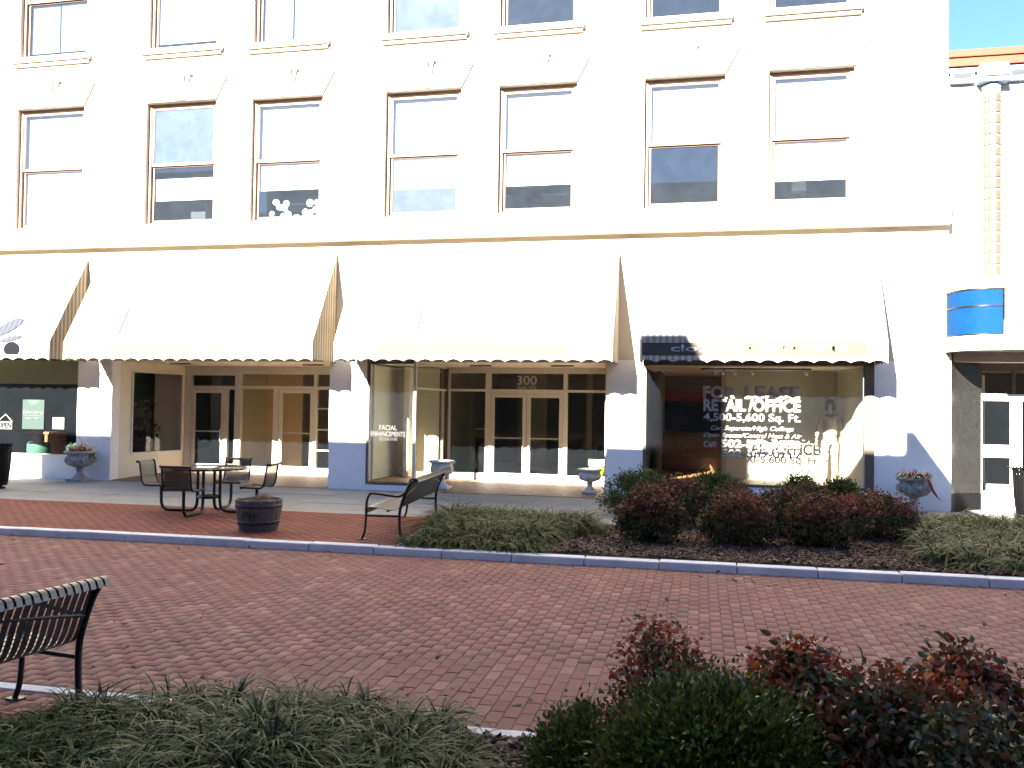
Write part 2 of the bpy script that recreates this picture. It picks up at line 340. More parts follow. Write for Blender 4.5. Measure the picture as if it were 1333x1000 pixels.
# ================================================================ MAIN COMMERCIAL BUILDING
BL=thing('commercial_building','long cream stucco commercial building with sash windows above four awning storefronts','building',(0,18,0))
def WP(*a,**k): # box part of the building, coordinates in world metres
    return a
def bpart(name,mats,*boxes,parent=None,bevel=0):
    o=Q(name,mats,BL,*[(b[0],b[1]-18,b[2],b[3],b[4]-18,b[5],*b[6:]) for b in boxes],bevel=bevel); return o
def wall_grid(m,x0,x1,z0,z1,ops,y=0.,depth=.14,mi=0,di=0):
    xs=sorted({x0,x1,*[o[0] for o in ops],*[o[1] for o in ops]}); zs=sorted({z0,z1,*[o[2] for o in ops],*[o[3] for o in ops]})
    xs=[x for x in xs if x0<=x<=x1]; zs=[z for z in zs if z0<=z<=z1]
    for a,b in zip(xs,xs[1:]):
        for c,d in zip(zs,zs[1:]):
            mx,mz=(a+b)/2,(c+d)/2
            if any(o[0]<mx<o[1] and o[2]<mz<o[3] for o in ops): continue
            m.add([(a,y,c),(b,y,c),(b,y,d),(a,y,d)],[(0,1,2,3)],mi)
    for o in ops:
        a,b,c,d=o[:4]; Y=y+depth
        m.add([(a,y,c),(a,Y,c),(a,Y,d),(a,y,d)],[(3,2,1,0)],di); m.add([(b,y,c),(b,Y,c),(b,Y,d),(b,y,d)],[(0,1,2,3)],di)
        m.add([(a,y,d),(b,y,d),(b,Y,d),(a,Y,d)],[(3,2,1,0)],di); m.add([(a,y,c),(b,y,c),(b,Y,c),(a,Y,c)],[(0,1,2,3)],di)
# windows: centre x, half width, head z (row 2)
WN=[(-15.38,.93,8.90),(-11.87,.90,8.84),(-9.20,.87,8.78),(-5.98,.865,8.74),(-3.44,.845,8.71),(-.38,.81,8.67),(2.09,.815,8.67)]
SB=5.97
ops=[(c-h,c+h,SB,z) for c,h,z in WN]
S3=[10.13,10.09,10.03,10.0,9.95,9.89,9.88]   # top of the sills of the row above
ops+=[(c-h,c+h,s,s+2.9) for (c,h,z),s in zip(WN,S3)]
m=MB(); wall_grid(m,-24,4.60,2.86,15,ops,depth=.15)
m.add([(4.6,0,2.86),(4.6,12,2.86),(4.6,12,15),(4.6,0,15)],[(0,1,2,3)]); m.add([(-24,0,15),(4.6,0,15),(4.6,12,15),(-24,12,15)],[(0,1,2,3)])
m.add([(-24,0,0),(-24,12,0),(-24,12,15),(-24,0,15)],[(0,1,2,3)]); m.add([(-24,12,0),(4.6,12,0),(4.6,12,15),(-24,12,15)],[(3,2,1,0)])
m.build('upper_wall',stucco,BL)
bpart('belt_course',stucco,(-24,17.80,5.46,4.61,17.999,5.90),(-24,17.78,5.80,4.61,17.799,5.93),bevel=.006)
# street-level piers
def pier(x0,x1,y1=18.30): return bpart('pier',stuccow,(x0,18.0,-.02,x1,y1,2.857))
pier(-24,-17.45); pier(-14.42,-13.5); pier(-8.03,-7.15); pier(-1.90,-1.15)
pier(3.28,4.66)
bpart('low_wall',stuccow,(-17.449,18.004,-.02,-14.421,18.24,.52)); bpart('sill',stuccow,(-17.449,17.985,.5205,-14.421,18.26,.56),bevel=.005)
bpart('low_wall',stuccow,(-1.149,18.004,-.02,3.279,18.24,.335)); bpart('low_wall',stuccow,(-7.149,18.004,-.02,-6.0,18.2,.13))
# upper windows
def sash_window(k,c,h,z0,z1,row):
    fr=bpart('window',trimtan,(c-h+.001,18.10,z0+.001,c-h+.075,18.17,z1-.001),(c+h-.075,18.10,z0+.001,c+h-.001,18.17,z1-.001),(c-h+.0751,18.10,z1-.075,c+h-.0751,18.17,z1-.001),(c-h+.0751,18.10,z0+.001,c+h-.0751,18.165,z0+.06))
    zm=z0+(z1-z0)*.50; a,b=c-h+.0755,c+h-.0755
    def part(name,mt,*bx):
        return Q(name,mt,fr,*[(q[0],q[1]-18,q[2],q[3],q[4]-18,q[5]) for q in bx])
    part('upper_sash',trimtan,(a,18.125,zm-.02,a+.055,18.165,z1-.076),(b-.055,18.125,zm-.02,b,18.165,z1-.076),(a+.0551,18.125,z1-.13,b-.0551,18.165,z1-.076),(a+.0551,18.12,zm-.02,b-.0551,18.165,zm+.04))
    part('lower_sash',trimtan,(a,18.17,z0+.061,a+.055,18.21,zm),(b-.055,18.17,z0+.061,b,18.21,zm),(a+.0551,18.17,z0+.061,b-.0551,18.21,z0+.14),(a+.0551,18.17,zm-.05,b-.0551,18.21,zm))
    dusty=(k in(3,) or (row==3 and k==3)); g=hazeg if (k==1 and row==2) else dustg
    part('upper_pane',hazeg if (k in(1,) or row==3) else dustg,(a+.055,18.142,zm,b-.055,18.146,z1-.13)); part('lower_pane',hazeg if dusty else dustg,(a+.055,18.19,z0+.14,b-.055,18.194,zm-.05))
    # roller shade or blinds just inside; how far each one is pulled down
    dn={2:[0,.30,.28,.36,.30,.50,.33],3:[.12,.1,0,0,0,0,0]}[row][k]
    zs=z0+ (z1-z0)*dn if dn else z0
    if row==2:
        if k==5: zs=zm-.02
        zs=[z0+.1,z0+.62,z0+.76,z0+.66,z0+.64,zm-.02,z0+.52][k]
        if k==1:
            part('roller_shade',shadew,(a,18.235,z0+.62,b,18.24,zm-.3))
        else: part('roller_shade',shadew,(a,18.235,zs,b,18.24,z1-.08))
    else:
        if k in(0,2):
            zb=z0+(.24 if k==0 else .02); bl=MB()
            n=int((z1-.1-zb)/.038)
            for i in range(n):
                z=zb+i*.038; 
                for u,v in((a+.03,c-.02),(c+.02,b-.03)): bl.obox(((u+v)/2,.25,z),((v-u)/2,0,0),(0,.011,-.010),(0,.0006,.0007))
            bl.build('blind',blindw,fr)
        elif k==1: part('roller_shade',shadew,(a,18.235,z0+.24,b,18.24,z1-.08))
        elif k>3: part('roller_shade',shadew,(a,18.235,z0+1.6,b,18.24,z1-.08))
    return fr
for k,(c,h,z1) in enumerate(WN):
    sash_window(k,c,h,SB,z1,2); sash_window(k,c,h,S3[k],S3[k]+2.9,3)
    # sill of the window above
    s=S3[k]-.001; bpart('window_sill',stucco,(c-h-.13,17.87,s-.12,c+h+.13,18.13,s),(c-h-.10,17.93,s-.20,c+h+.10,17.9995,s-.1205),bevel=.006)
    # flared flat arch with stepped keystone
    t=z1+.53; m=MB(); y0,y1=-.05,-.0005
    m.prism([(c-h,z1+.005),(c+h,z1+.005),(c+h+.27,t),(c-h-.27,t)],y0,y1); m.build('flat_arch',stucco,BL)
    m=MB(); [m.add([(c-a_,-.049,zb_),(c+a_,-.049,zb_),(c+b_,-.049,zt_),(c-b_,-.049,zt_),(c-a_,-.03-dp_*.35,zb_),(c+a_,-.03-dp_*.35,zb_),(c+b_,-dp_,zt_),(c-b_,-dp_,zt_)],[(4,5,6,7),(0,4,7,3),(1,2,6,5),(2,3,7,6)]) for a_,b_,zb_,zt_,dp_ in((.17,.25,z1+.02,t+.13,.13),(.09,.15,z1+.06,t+.06,.19))]; m.build('keystone',stucco,BL)
bpart('upper_room',intdark,(-23.9,22.5,5.4,4.5,22.6,14),(-23.9,18.3,5.3,4.5,22.5,5.45),(-23.9,18.3,9.55,4.5,22.5,9.65),(-23.9,18.3,13.8,4.5,22.5,13.9),(4.4,18.3,5.3,4.5,22.5,13.8),(-23.9,18.3,5.3,-23.8,22.5,13.8))
# a few things standing behind the upper panes
t=thing('shop_chair','dark chair back behind the lower pane of the second upstairs window','chair',(-11.75,18.6,5.9)); Q('backrest',intdark,t,(-.2,0,.15,.2,.05,.75),bevel=.05); Q('seat',intdark,t,(-.22,.05,.1,.22,.45,.16))
m=MB(); 
for i in range(26):
    a=random.random(); m.ball((-9.85+a*1.25,18.5+random.random()*.2,6.15+.42*random.random()*(1 if a<.4 or a>.75 else .5)),.09,.07,.08,6)
tag(m.build('paper_flowers',mat('white_paper',(.82,.83,.85),.7),None),'bunch of white paper flowers behind the third upstairs window','flowers')
o=Q('box',mat('white_card',(.75,.75,.72),.6),None,(1.78,18.5,6.35,2.05,18.75,6.68)); tag(o,'white card box behind the lower pane of the rightmost upstairs window','box')
# ---- storefront rooms
def room(x0,x1,y0,y1,z0,z1,mw,mf,mc=None,left=True,right=True,back=True):
    bs=[]
    if back: bs.append((x0,y1,z0,x1,y1+.08,z1))
    if left: bs.append((x0-.08,y0,z0,x0-.001,y1+.08,z1))
    if right: bs.append((x1+.001,y0,z0,x1+.08,y1+.08,z1))
    bpart('interior_wall',mw,*bs); bpart('interior_floor',mf,(x0,y0,z0-.06,x1,y1,z0-.001)); bpart('interior_ceiling',mc or mw,(x0,y0,z1,x1,y1,z1+.05))
# unit 1 : green office at the far left
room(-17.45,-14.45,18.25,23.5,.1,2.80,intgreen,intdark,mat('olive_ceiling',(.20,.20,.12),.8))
bpart('header_panel',mat('olive_header',(.26,.27,.14),.6,.1,3),(-17.45,18.02,2.24,-14.421,18.05,2.80)); bpart('shop_window',shop,(-17.45,18.012,.56,-14.421,18.018,2.80))
# unit 2 recess
m=MB(); m.add([(-13.50,.30,0),(-13.10,2.4,0),(-13.10,2.4,.62),(-13.50,.30,.62)],[(0,1,2,3)]); m.add([(-13.50,.30,2.56),(-13.10,2.4,2.56),(-13.10,2.4,2.9),(-13.50,.30,2.9)],[(0,1,2,3)])
L=lambda t:(-13.50+.4*t,.30+2.1*t)
for t0,t1 in((0,.17),(.93,1)):
    a,b=L(t0),L(t1); m.add([(*a,.62),(*b,.62),(*b,2.56),(*a,2.56)],[(0,1,2,3)])
m.build('side_wall',tanpaint,BL)
m=MB()
a,b=L(.17),L(.93)
for z0,z1 in((.585,.62),(2.56,2.59)): m.add([(a[0]-.03,a[1],z0),(a[0]+.03,a[1],z0),(b[0]+.03,b[1],z0),(b[0]-.03,b[1],z0),(a[0]-.03,a[1],z1),(a[0]+.03,a[1],z1),(b[0]+.03,b[1],z1),(b[0]-.03,b[1],z1)],[(0,3,2,1),(4,5,6,7),(0,1,5,4),(1,2,6,5),(2,3,7,6),(3,0,4,7)])
for p in(a,b): m.box(p[0]-.03,p[1]-.02,.62,p[0]+.03,p[1]+.02,2.56)
m.build('side_window_frame',alu,BL)
m=MB(); m.add([(*a,.62),(*b,.62),(*b,2.56),(*a,2.56)],[(0,1,2,3)]); m.build('side_window_pane',shop,BL)
# room behind that side window: dark, pale panel on its right
bpart('interior_wall',intgreen,(-16.4,20.5,0,-13.15,20.55,2.8),(-14.42,18.32,0,-14.40,20.49,2.8)); bpart('display_panel',tanpaint,(-14.02,20.40,.3,-13.2,20.44,2.75))
def recess(x0,x1,sideL,sideR):
    bpart('soffit',tanpaint,(x0,18.001,2.80,x1,20.5,2.855))
    m=MB(); m.add([(x0,.0,.0),(x1,.0,.0),(x1,2.4,.10),(x0,2.4,.10)],[(0,1,2,3)]); m.build('entry_floor',mat('entry_brick',(.20,.13,.09),.6,.35,5,.3,60),BL)
    # paver joints on the entry floor
    m=MB()
    n=int((x1-x0)/.2)
    for i in range(n):
        for j in range(8):
            X=x0+i*.2+.1+(j%2)*.1; Y=.15+j*.3; z=.1*Y/2.4
            if X+.09<x1: m.add([(X-.095,Y-.145,z-.008),(X+.095,Y-.145,z-.008),(X+.095,Y+.145,z+.005),(X-.095,Y+.145,z+.005),(X-.095,Y-.145,z+.002),(X+.095,Y-.145,z+.002),(X+.095,Y+.145,z+.0145),(X-.095,Y+.145,z+.0145)],[(4,5,6,7),(0,1,5,4),(1,2,6,5),(2,3,7,6),(3,0,4,7)])
    o=m.build('entry_paver',mat('entry_paver',(.24,.13,.085),.6,.35,6,.3,60),BL); o['kind']='stuff'
recess(-13.5,-8.031,1,1); recess(-6.05,-1.901,1,1)
bpart('side_wall',tanpaint,(-8.03,18.301,0,-7.97,20.5,2.80)); bpart('side_wall',tanpaint,(-1.96,18.301,0,-1.901,20.45,2.80))
# storefront metalwork
def bar(x0,x1,z0,z1,y=20.4,d=.055,mt=alu,name='mullion'): return bpart(name,mt,(x0,y-d,z0,x1,y+d,z1))
def pane(x0,x1,z0,z1,y=20.4,mt=shop,name='shop_pane'): return bpart(name,mt,(x0,y-.003,z0,x1,y+.003,z1))
def door(x0,x1,z0,z1,hinge,pull,mt=alu,midbar=True):
    """glazed door: stiles, rails, glass, push bar and pull handle"""
    y=-.02+20.4-18; d=.024; st=.09
    dr=Q('door',mt,BL,(x0,y-d,z0,x0+st,y+d,z1),(x1-st,y-d,z0,x1,y+d,z1),(x0+st+.0005,y-d,z1-.09,x1-st-.0005,y+d,z1),(x0+st+.0005,y-d,z0,x1-st-.0005,y+d,z0+.17),bevel=.003)
    Q('door_glass',shop,dr,(x0+st,y-.003,z0+.17,x1-st,y+.003,z1-.09))
    if midbar: Q('push_bar',mt,dr,(x0+st,y+.01,z0+.99,x1-st,y+.035,z0+1.02))
    if pull is not None:
        xx=x0+.05 if pull<0 else x1-.05; m=MB(); sg=1 if pull<0 else -1
        m.tube([(xx,y-d,z0+1.08),(xx+sg*.02,y-d-.06,z0+1.06),(xx+sg*.02,y-d-.07,z0+.9),(xx+sg*.02,y-d-.06,z0+.76),(xx,y-d,z0+.74)],.011,8); m.build('pull_handle',mt,dr)
        m=MB(); m.tube([(xx,y-d-.012,z0+1.14),(xx,y-d,z0+1.14)],.022,12); m.build('lock',mt,dr)
    return dr
# unit 2 door wall, left to right
DW=.10
bar(-13.09,-12.92,DW,2.799); bar(-11.68,-11.50,DW,2.799); bar(-12.92,-11.68,2.56,2.799,name='header'); bar(-12.92,-11.68,2.20,2.29); pane(-12.92,-11.68,2.29,2.56)
bar(-11.97,-11.89,DW,2.20); door(-12.90,-11.975,DW+.01,2.195,-1,1); pane(-11.89,-11.68,.3,2.20); bar(-11.89,-11.68,DW,.30)
bar(-11.50,-8.032,2.60,2.799,name='header'); bar(-11.50,-9.5,2.22,2.30); bar(-9.5,-9.42,DW,2.60); pane(-11.50,-9.5,2.30,2.60); bar(-10.60,-10.46,DW,2.22)
bpart('window_blind',mat('peach_blind',(.60,.42,.22),.6,.06,2),(-11.75,21.9,.12,-10.55,21.95,2.75)); pane(-11.50,-10.60,.25,2.22); bar(-11.50,-10.60,DW,.25)
door(-10.45,-9.505,DW+.01,2.215,1,-1); pane(-9.42,-8.031,.25,2.22); bar(-9.42,-8.031,2.22,2.30); bar(-9.42,-8.031,DW,.25); pane(-9.42,-8.031,2.30,2.60)
for z in(1.73,1.2,.68): bpart('muntin',alu,(-9.42,20.38,z,-8.031,20.41,z+.03))
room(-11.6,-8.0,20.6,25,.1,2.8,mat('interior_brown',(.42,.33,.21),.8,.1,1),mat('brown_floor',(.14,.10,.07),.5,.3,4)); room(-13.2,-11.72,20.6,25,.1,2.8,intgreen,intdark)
# unit 3 door wall
bar(-5.99,-5.95,DW,2.799); bar(-5.95,-1.96,2.66,2.799,name='header'); bar(-5.06,-4.93,DW,2.66); bar(-3.17,-3.07,DW,2.66); bar(-5.95,-5.06,2.22,2.28); bar(-4.93,-3.17,2.18,2.28); bar(-3.07,-1.96,2.22,2.28)
pane(-5.95,-5.06,2.28,2.66); pane(-4.93,-3.17,2.28,2.66); pane(-3.07,-1.96,2.28,2.66); pane(-5.95,-5.06,.26,2.22); pane(-3.07,-1.96,.26,2.22); bar(-5.95,-5.06,DW,.26); bar(-3.07,-1.96,DW,.26); bar(-2.04,-1.96,.26,2.22)
door(-4.925,-4.055,DW+.01,2.175,-1,1); door(-4.045,-3.175,DW+.01,2.175,1,-1)
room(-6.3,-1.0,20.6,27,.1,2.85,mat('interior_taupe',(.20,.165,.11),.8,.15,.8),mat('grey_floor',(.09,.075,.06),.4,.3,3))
bpart('partition',mat('taupe_partition',(.24,.20,.13),.8),(-2.95,23,.1,-2.80,23.1,2.8),(-5.0,24,.1,-4.2,24.1,2.8))
# display box of unit 3
bpart('display_frame',browntrim,(-7.149,17.99,.13,-7.09,18.05,2.855),(-7.089,17.99,.13,-6.08,18.05,.165),(-7.089,17.99,2.76,-6.08,18.05,2.855)); bpart('corner_mullion',alu,(-6.079,17.98,.0,-6.02,18.06,2.857))
bpart('shop_pane',shop,(-7.09,18.012,.165,-6.08,18.018,2.76)); bpart('side_pane',shop,(-6.053,18.061,.2,-6.047,20.34,2.76)); bpart('side_sill',alu,(-6.08,18.061,.0,-6.02,20.34,.2),(-6.08,18.061,2.761,-6.02,20.34,2.857),(-6.08,18.061,2.22,-6.02,20.34,2.26),(-6.08,20.05,.2,-6.02,20.11,2.22))
bpart('interior_wall',intcream,(-7.149,19.9,.2,-6.09,19.95,2.75),(-7.149,18.31,.2,-7.10,19.9,2.75)); bpart('interior_floor',woodfl,(-7.10,18.06,.13,-6.09,19.9,.19)); bpart('interior_ceiling',intcream,(-7.1,18.06,2.78,-6.09,19.9,2.85)); bpart('interior_wall',intcream,(-6.75,19.3,.2,-6.62,19.899,2.75))
# unit 4 shop window
bpart('display_frame',browntrim,(-1.149,17.985,2.76,3.279,18.05,2.857),(-1.149,17.985,.336,-1.09,18.05,2.7595),(3.10,17.97,.336,3.279,18.06,2.7595),(-1.0895,17.985,.336,3.0995,18.05,.39))
bpart('shop_window',shop,(-1.089,18.012,.39,3.10,18.018,2.76))
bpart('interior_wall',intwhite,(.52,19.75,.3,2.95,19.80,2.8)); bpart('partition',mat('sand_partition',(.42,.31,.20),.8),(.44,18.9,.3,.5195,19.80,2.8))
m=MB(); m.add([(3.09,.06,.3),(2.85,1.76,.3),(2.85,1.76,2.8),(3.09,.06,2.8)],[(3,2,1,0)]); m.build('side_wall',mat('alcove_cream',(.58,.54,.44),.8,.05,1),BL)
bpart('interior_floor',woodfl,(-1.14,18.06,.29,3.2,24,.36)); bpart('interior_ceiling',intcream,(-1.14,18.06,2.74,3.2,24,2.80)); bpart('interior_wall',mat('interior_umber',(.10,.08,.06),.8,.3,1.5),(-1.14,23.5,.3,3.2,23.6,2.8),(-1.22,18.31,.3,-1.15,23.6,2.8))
# woven counter front inside the dark half of the shop
ct=thing('display_counter','brown woven-front counter in the dark left part of the lettered shop window','counter',(-.22,22.0,.36)); ct.scale=(1.25,1,1)
Q('counter_body',wooddk,ct,(-.84,.03,0,.72,.6,.95)); Q('base_rail',mat('red_brown_wood',(.16,.055,.02),.4,.2,5),ct,(-.84,-.01,0,.72,.029,.32))
wv=[Q('weave_strip',mat('woven_cane',(.20,.14,.075),.6,.35,14),ct,(-.075,-.012,0,.075,.012,.03),bevel=.006)]; wv[0].location=(-.76,.012,.35)
for r in range(14):
    for q in range(10):
        if r==q==0: continue
        o=wv[0].copy(); COL.objects.link(o); o.parent=ct; o.location=(-.76+q*.155+(r%2)*.06,.012-(.006 if (r+q)%2 else 0),.35+r*.042)
        if o.location.x>.66: o.location.x-=.05
# ---- lettering on the glass
lt=lambda *a,**k:text(*a,**k)
yy=-.004+.0  # in front of the pane
def btext(body,x0,x1,zb,h,y,m=letterw,**k): return text('lettering',body,x0,x1,zb,h,y-18,m,BL,**k)
GY=18.008
btext('FOR',.04,.68,2.10,.235,GY,bold=.045); btext('LEASE',.85,1.91,2.10,.235,GY,bold=.045); btext('RETAIL',.05,.885,1.845,.225,GY,bold=.045); btext('/OFFICE',.92,1.93,1.845,.225,GY,bold=.045); btext('4,500-5,600 Sq. Ft.',.05,1.93,1.645,.15,GY,bold=.03)
btext('Can Separate/High Ceilings',.20,1.80,1.46,.09,GY,shear=.3,bold=.015); btext('Open Spaces/Central Heat & Air',.06,1.95,1.315,.09,GY,shear=.3,bold=.015)
btext('Call:',.06,.33,1.115,.115,GY,bold=.02); btext('502-592-9538',.40,1.93,1.115,.15,GY,bold=.045); btext('502-389-0712',.41,1.94,.925,.15,GY,bold=.03)
btext('FACIAL',-6.85,-6.45,1.315,.105,GY,vinyls); btext('ENHANCEMENTS',-7.04,-6.26,1.18,.105,GY,vinyls); btext('502-545-0105',-6.86,-6.44,1.085,.065,GY,vinyls)
btext('300',-4.30,-3.82,2.395,.215,20.39,vinyl2,bold=.0); btext('Suite 102',-4.30,-3.83,2.295,.075,20.39,vinyl2)
# recess light fittings
for x,y in((-12.3,18.9),(-9.0,19.2),(-4.9,19.2),(-3.0,19.1)):
    o=thing('ceiling_light','small flat light fitting on the soffit above %s'%{-12.3:'the green office door',-9.0:'the right-hand door of the brick planter shop',-4.9:'the left leaf of the 300 doors',-3.0:'the right side light of the 300 doors'}[x],'light',(x,y,2.80)); Q('housing',browntrim,o,(-.25,-.06,-.03,.25,.06,-.001),bevel=.005); Q('diffuser',mat('amber_lens',(.5,.3,.14),.4),o,(-.22,-.045,-.036,.22,.045,-.0305))
# track of spot lights in the display alcove
t=thing('track_light','black track of little spot lamps on the ceiling of the mannequin alcove','light',(1.1,18.7,2.735)); m=MB(); m.box(-1.1,-.015,-.03,1.1,.015,0); m.build('track',blackm,t)
for i,x in enumerate((-.85,-.7,-.45,-.1,.95)):
    m=MB(); m.tube([(x,0,-.03),(x,0,-.07),(x+.03,-.04,-.11)],.008,6); m.tube([(x+.02,-.02,-.08),(x+.05,-.07,-.13)],[.02,.03],10); m.build('spot_lamp',alu,t)

# ================================================================ AWNINGS
def awning(x0,x1,label,panel,zt=5.20,side_mat=None,z_f=3.15,zb=2.86):
    t=thing('awning',label,'awning',((x0+x1)/2,18,0),0,'sloping fabric awnings over the storefronts'); c=(x0+x1)/2; a,b=x0-c,x1-c; Y=-1.2
    m=MB(); nx=int((b-a)/.25)
    rows=[(-.012,zt),(-.3,zt-.50),(-.6,zt-1.02),(-.9,zt-1.535),(Y,z_f)]
    vs=[];fs=[]
    for r,(y,z) in enumerate(rows):
        for i in range(nx+1):
            X=a+(b-a)*i/nx; sag=-.010*math.sin(math.pi*r/4)*(1+math.cos(2*math.pi*i/nx*round((b-a)/1.0)))
            vs.append((X,y+sag*.5,z+sag))
    for r in range(len(rows)-1):
        for i in range(nx): p=r*(nx+1)+i; fs.append((p+nx+1,p+nx+2,p+1,p))
    m.add(vs,fs,0,True); o=m.build('canopy',awn,t); s=o.modifiers.new('t','SOLIDIFY'); s.thickness=.006; s.offset=-1
    # fascia band with scalloped lower edge
    m=MB(); n=max(8,int((b-a)/.019)); per=(b-a)/round((b-a)/.31); vs=[];fs=[]
    for i in range(n+1):
        X=a+(b-a)*i/n; ph=math.fmod(X-a,per)/per; sc=.055*abs(math.sin(math.pi*ph))**.7; fl=.012*math.sin(X*9+x0)*1
        zb_=2.745+sc+.004*math.sin(X*13.7)
        vs+=[(X,Y,z_f-.001),(X,Y-.002,2.87),(X,Y+fl*.5,zb_)]
    for i in range(n): p=i*3; fs+=[(p,p+1,p+4,p+3),(p+1,p+2,p+5,p+4)]
    m.add(vs,fs,0); o=m.build('valance',awn,t); s=o.modifiers.new('t','SOLIDIFY'); s.thickness=.004
    m=MB(); m.tube([(a+.01,Y+.03,2.87),(b-.01,Y+.03,2.87)],.014,8); m.tube([(a+.012,Y+.03,2.87),(a+.012,-.01,2.87)],.012,8); m.tube([(b-.012,Y+.03,2.87),(b-.012,-.01,2.87)],.012,8)
    m.tube([(a+.012,Y+.03,3.1),(b-.012,Y+.03,3.1)],.014,8); k=int((b-a)/1.4)
    for i in range(k+1):
        X=a+.03+(b-a-.06)*i/k; m.tube([(X,Y+.035,3.09),(X,-.03,zt-.08)],.012,6); m.tube([(X,Y+.03,2.87),(X,Y+.03,3.1)],.010,6)
    m.build('frame',alu,t)
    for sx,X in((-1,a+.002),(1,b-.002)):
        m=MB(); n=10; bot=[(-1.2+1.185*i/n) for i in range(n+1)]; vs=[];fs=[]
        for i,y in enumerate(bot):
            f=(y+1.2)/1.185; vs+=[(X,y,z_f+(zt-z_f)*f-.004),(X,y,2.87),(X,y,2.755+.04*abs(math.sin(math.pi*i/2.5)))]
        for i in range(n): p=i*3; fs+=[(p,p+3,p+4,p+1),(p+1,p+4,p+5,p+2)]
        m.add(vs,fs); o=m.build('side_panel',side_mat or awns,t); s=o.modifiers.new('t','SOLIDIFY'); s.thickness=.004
    if panel:
        q0,q1,mt=panel; o=Q('sign_panel',mt,t,(q0-c,Y-.014,2.885,q1-c,Y-.004,3.125),bevel=.002)
    return t,c
a1,_=awning(-18.6,-14.22,'striped awning at the far left carrying a painted dark shadow shape',None)
a2,_=awning(-13.86,-7.90,'striped awning with long blank panel over the recessed tan doors',(-12.95,-8.72,panelm))
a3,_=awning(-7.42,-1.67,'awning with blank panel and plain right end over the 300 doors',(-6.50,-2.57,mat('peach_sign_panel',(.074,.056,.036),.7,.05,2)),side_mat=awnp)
a4,c4=awning(-1.17,3.30,'awning lettered clothing art gifts over the mannequin window',(-1.10,2.93,paneld))
def atext(body,x0,x1,zb,h,**k):
    o=text('lettering',body,x0-c4,x1-c4,zb,h,-1.2165,letterw,a4,**k); return o
atext('clothing',-.57,.78,2.955,.13,bold=.02); atext('ART',.99,1.60,2.945,.14,bold=.02); atext('GIFTS',1.80,2.60,2.945,.14,bold=.02)
for x in(.885,1.675):
    m=MB(); m.add([(x-c4,-1.2165,2.99),(x+.028-c4,-1.2165,3.02),(x-c4,-1.2165,3.05),(x-.028-c4,-1.2165,3.02)],[(0,1,2,3)]); m.build('diamond_mark',blackp,a4)
# proud lap seams in the cloth of the two middle awnings, seam shadow put into their dark colour
for aw,xs,xc in((a2,-12.55,(-13.86-7.90)/2),(a3,-5.65,(-7.42-1.67)/2)):
    m=MB(); pp=[]
    for i in range(8):
        z=3.25+.75*i/7; f=(z-3.15)/2.05; pp.append((xs-xc,-1.2+1.19*f-.014,z))
    m.tube(pp,[.002]+[.011]*6+[.002],5); m.build('lap_seam',mat('seam_shade',(.05,.045,.035),.9,.1,9,spec=.1),aw)
# shadow on the far-left awning, painted as dark shapes following the cloth
slate=stripe_mat('shadow_slate',0,(.035,.042,.06),(.018,.022,.034)); cx1=(-18.6-14.22)/2
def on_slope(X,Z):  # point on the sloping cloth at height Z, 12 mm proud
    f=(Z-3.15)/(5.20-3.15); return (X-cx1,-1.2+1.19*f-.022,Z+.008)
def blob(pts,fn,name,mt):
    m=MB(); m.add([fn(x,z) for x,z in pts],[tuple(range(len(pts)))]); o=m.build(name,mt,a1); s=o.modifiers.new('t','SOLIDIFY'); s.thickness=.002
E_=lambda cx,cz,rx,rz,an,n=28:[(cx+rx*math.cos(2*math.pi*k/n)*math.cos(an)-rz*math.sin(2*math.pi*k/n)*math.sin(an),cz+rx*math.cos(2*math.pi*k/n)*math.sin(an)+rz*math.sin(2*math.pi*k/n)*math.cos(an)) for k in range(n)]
blob(E_(-15.48,3.50,.36,.15,.55),on_slope,'painted_shadow',slate); blob(E_(-15.26,3.225,.27,.06,.22),on_slope,'painted_shadow',slate)
blob([(x,z) for x,z in E_(-15.19,2.99,.21,.17,0)],lambda x,z:(x-cx1,-1.212,max(z,2.875)),'painted_shadow',blackp)

# ================================================================ NEIGHBOUR BUILDING (right)
NB=thing('theatre_building','pale building at the right edge with terracotta coping, glass-block column and blue curved marquee','building',(5,18.1,0))
def npart(name,mats,*boxes,bevel=0): return Q(name,mats,NB,*[(b[0]-5,b[1]-18.1,b[2],b[3]-5,b[4]-18.1,b[5],*b[6:]) for b in boxes],bevel=bevel)
npart('wall',stucco,(4.605,18.1,2.85,13,26,8.40)); npart('coping',orange,(4.605,17.95,8.69,13,18.6,8.83),(4.605,17.98,8.52,13,18.6,8.675),(4.605,18.61,8.74,13,26,8.79),bevel=.01)
npart('frieze',bluegr,(4.605,18.02,8.41,13,18.09,8.495)); 
for x in(4.64,5.66,6.6): npart('frieze_panel',bluegr,(x,18.0,8.20,x+.42,18.095,8.40)); npart('frieze_shade_plate',mat('recess_shade',(.015,.018,.025),.6),(x+.05,17.996,8.29,x+.37,17.9995,8.39))  # flat dark plates on the panels, recess shade put into their colour
npart('bracket',mat('pale_blue_stone',(.55,.60,.66),.7,.1,4),(5.13,17.82,8.26,5.61,18.095,8.498),(5.16,17.86,8.235,5.58,18.095,8.259),bevel=.01); npart('bracket_base',bluegr,(5.11,17.84,8.16,5.63,18.095,8.234))
m=MB(); m.lathe([(.13,8.15),(.17,8.12),(.17,8.08),(.15,8.06),(.15,8.0)],(.375,-.02,0),20); m.build('column_capital',stonew,NB)
g0=None
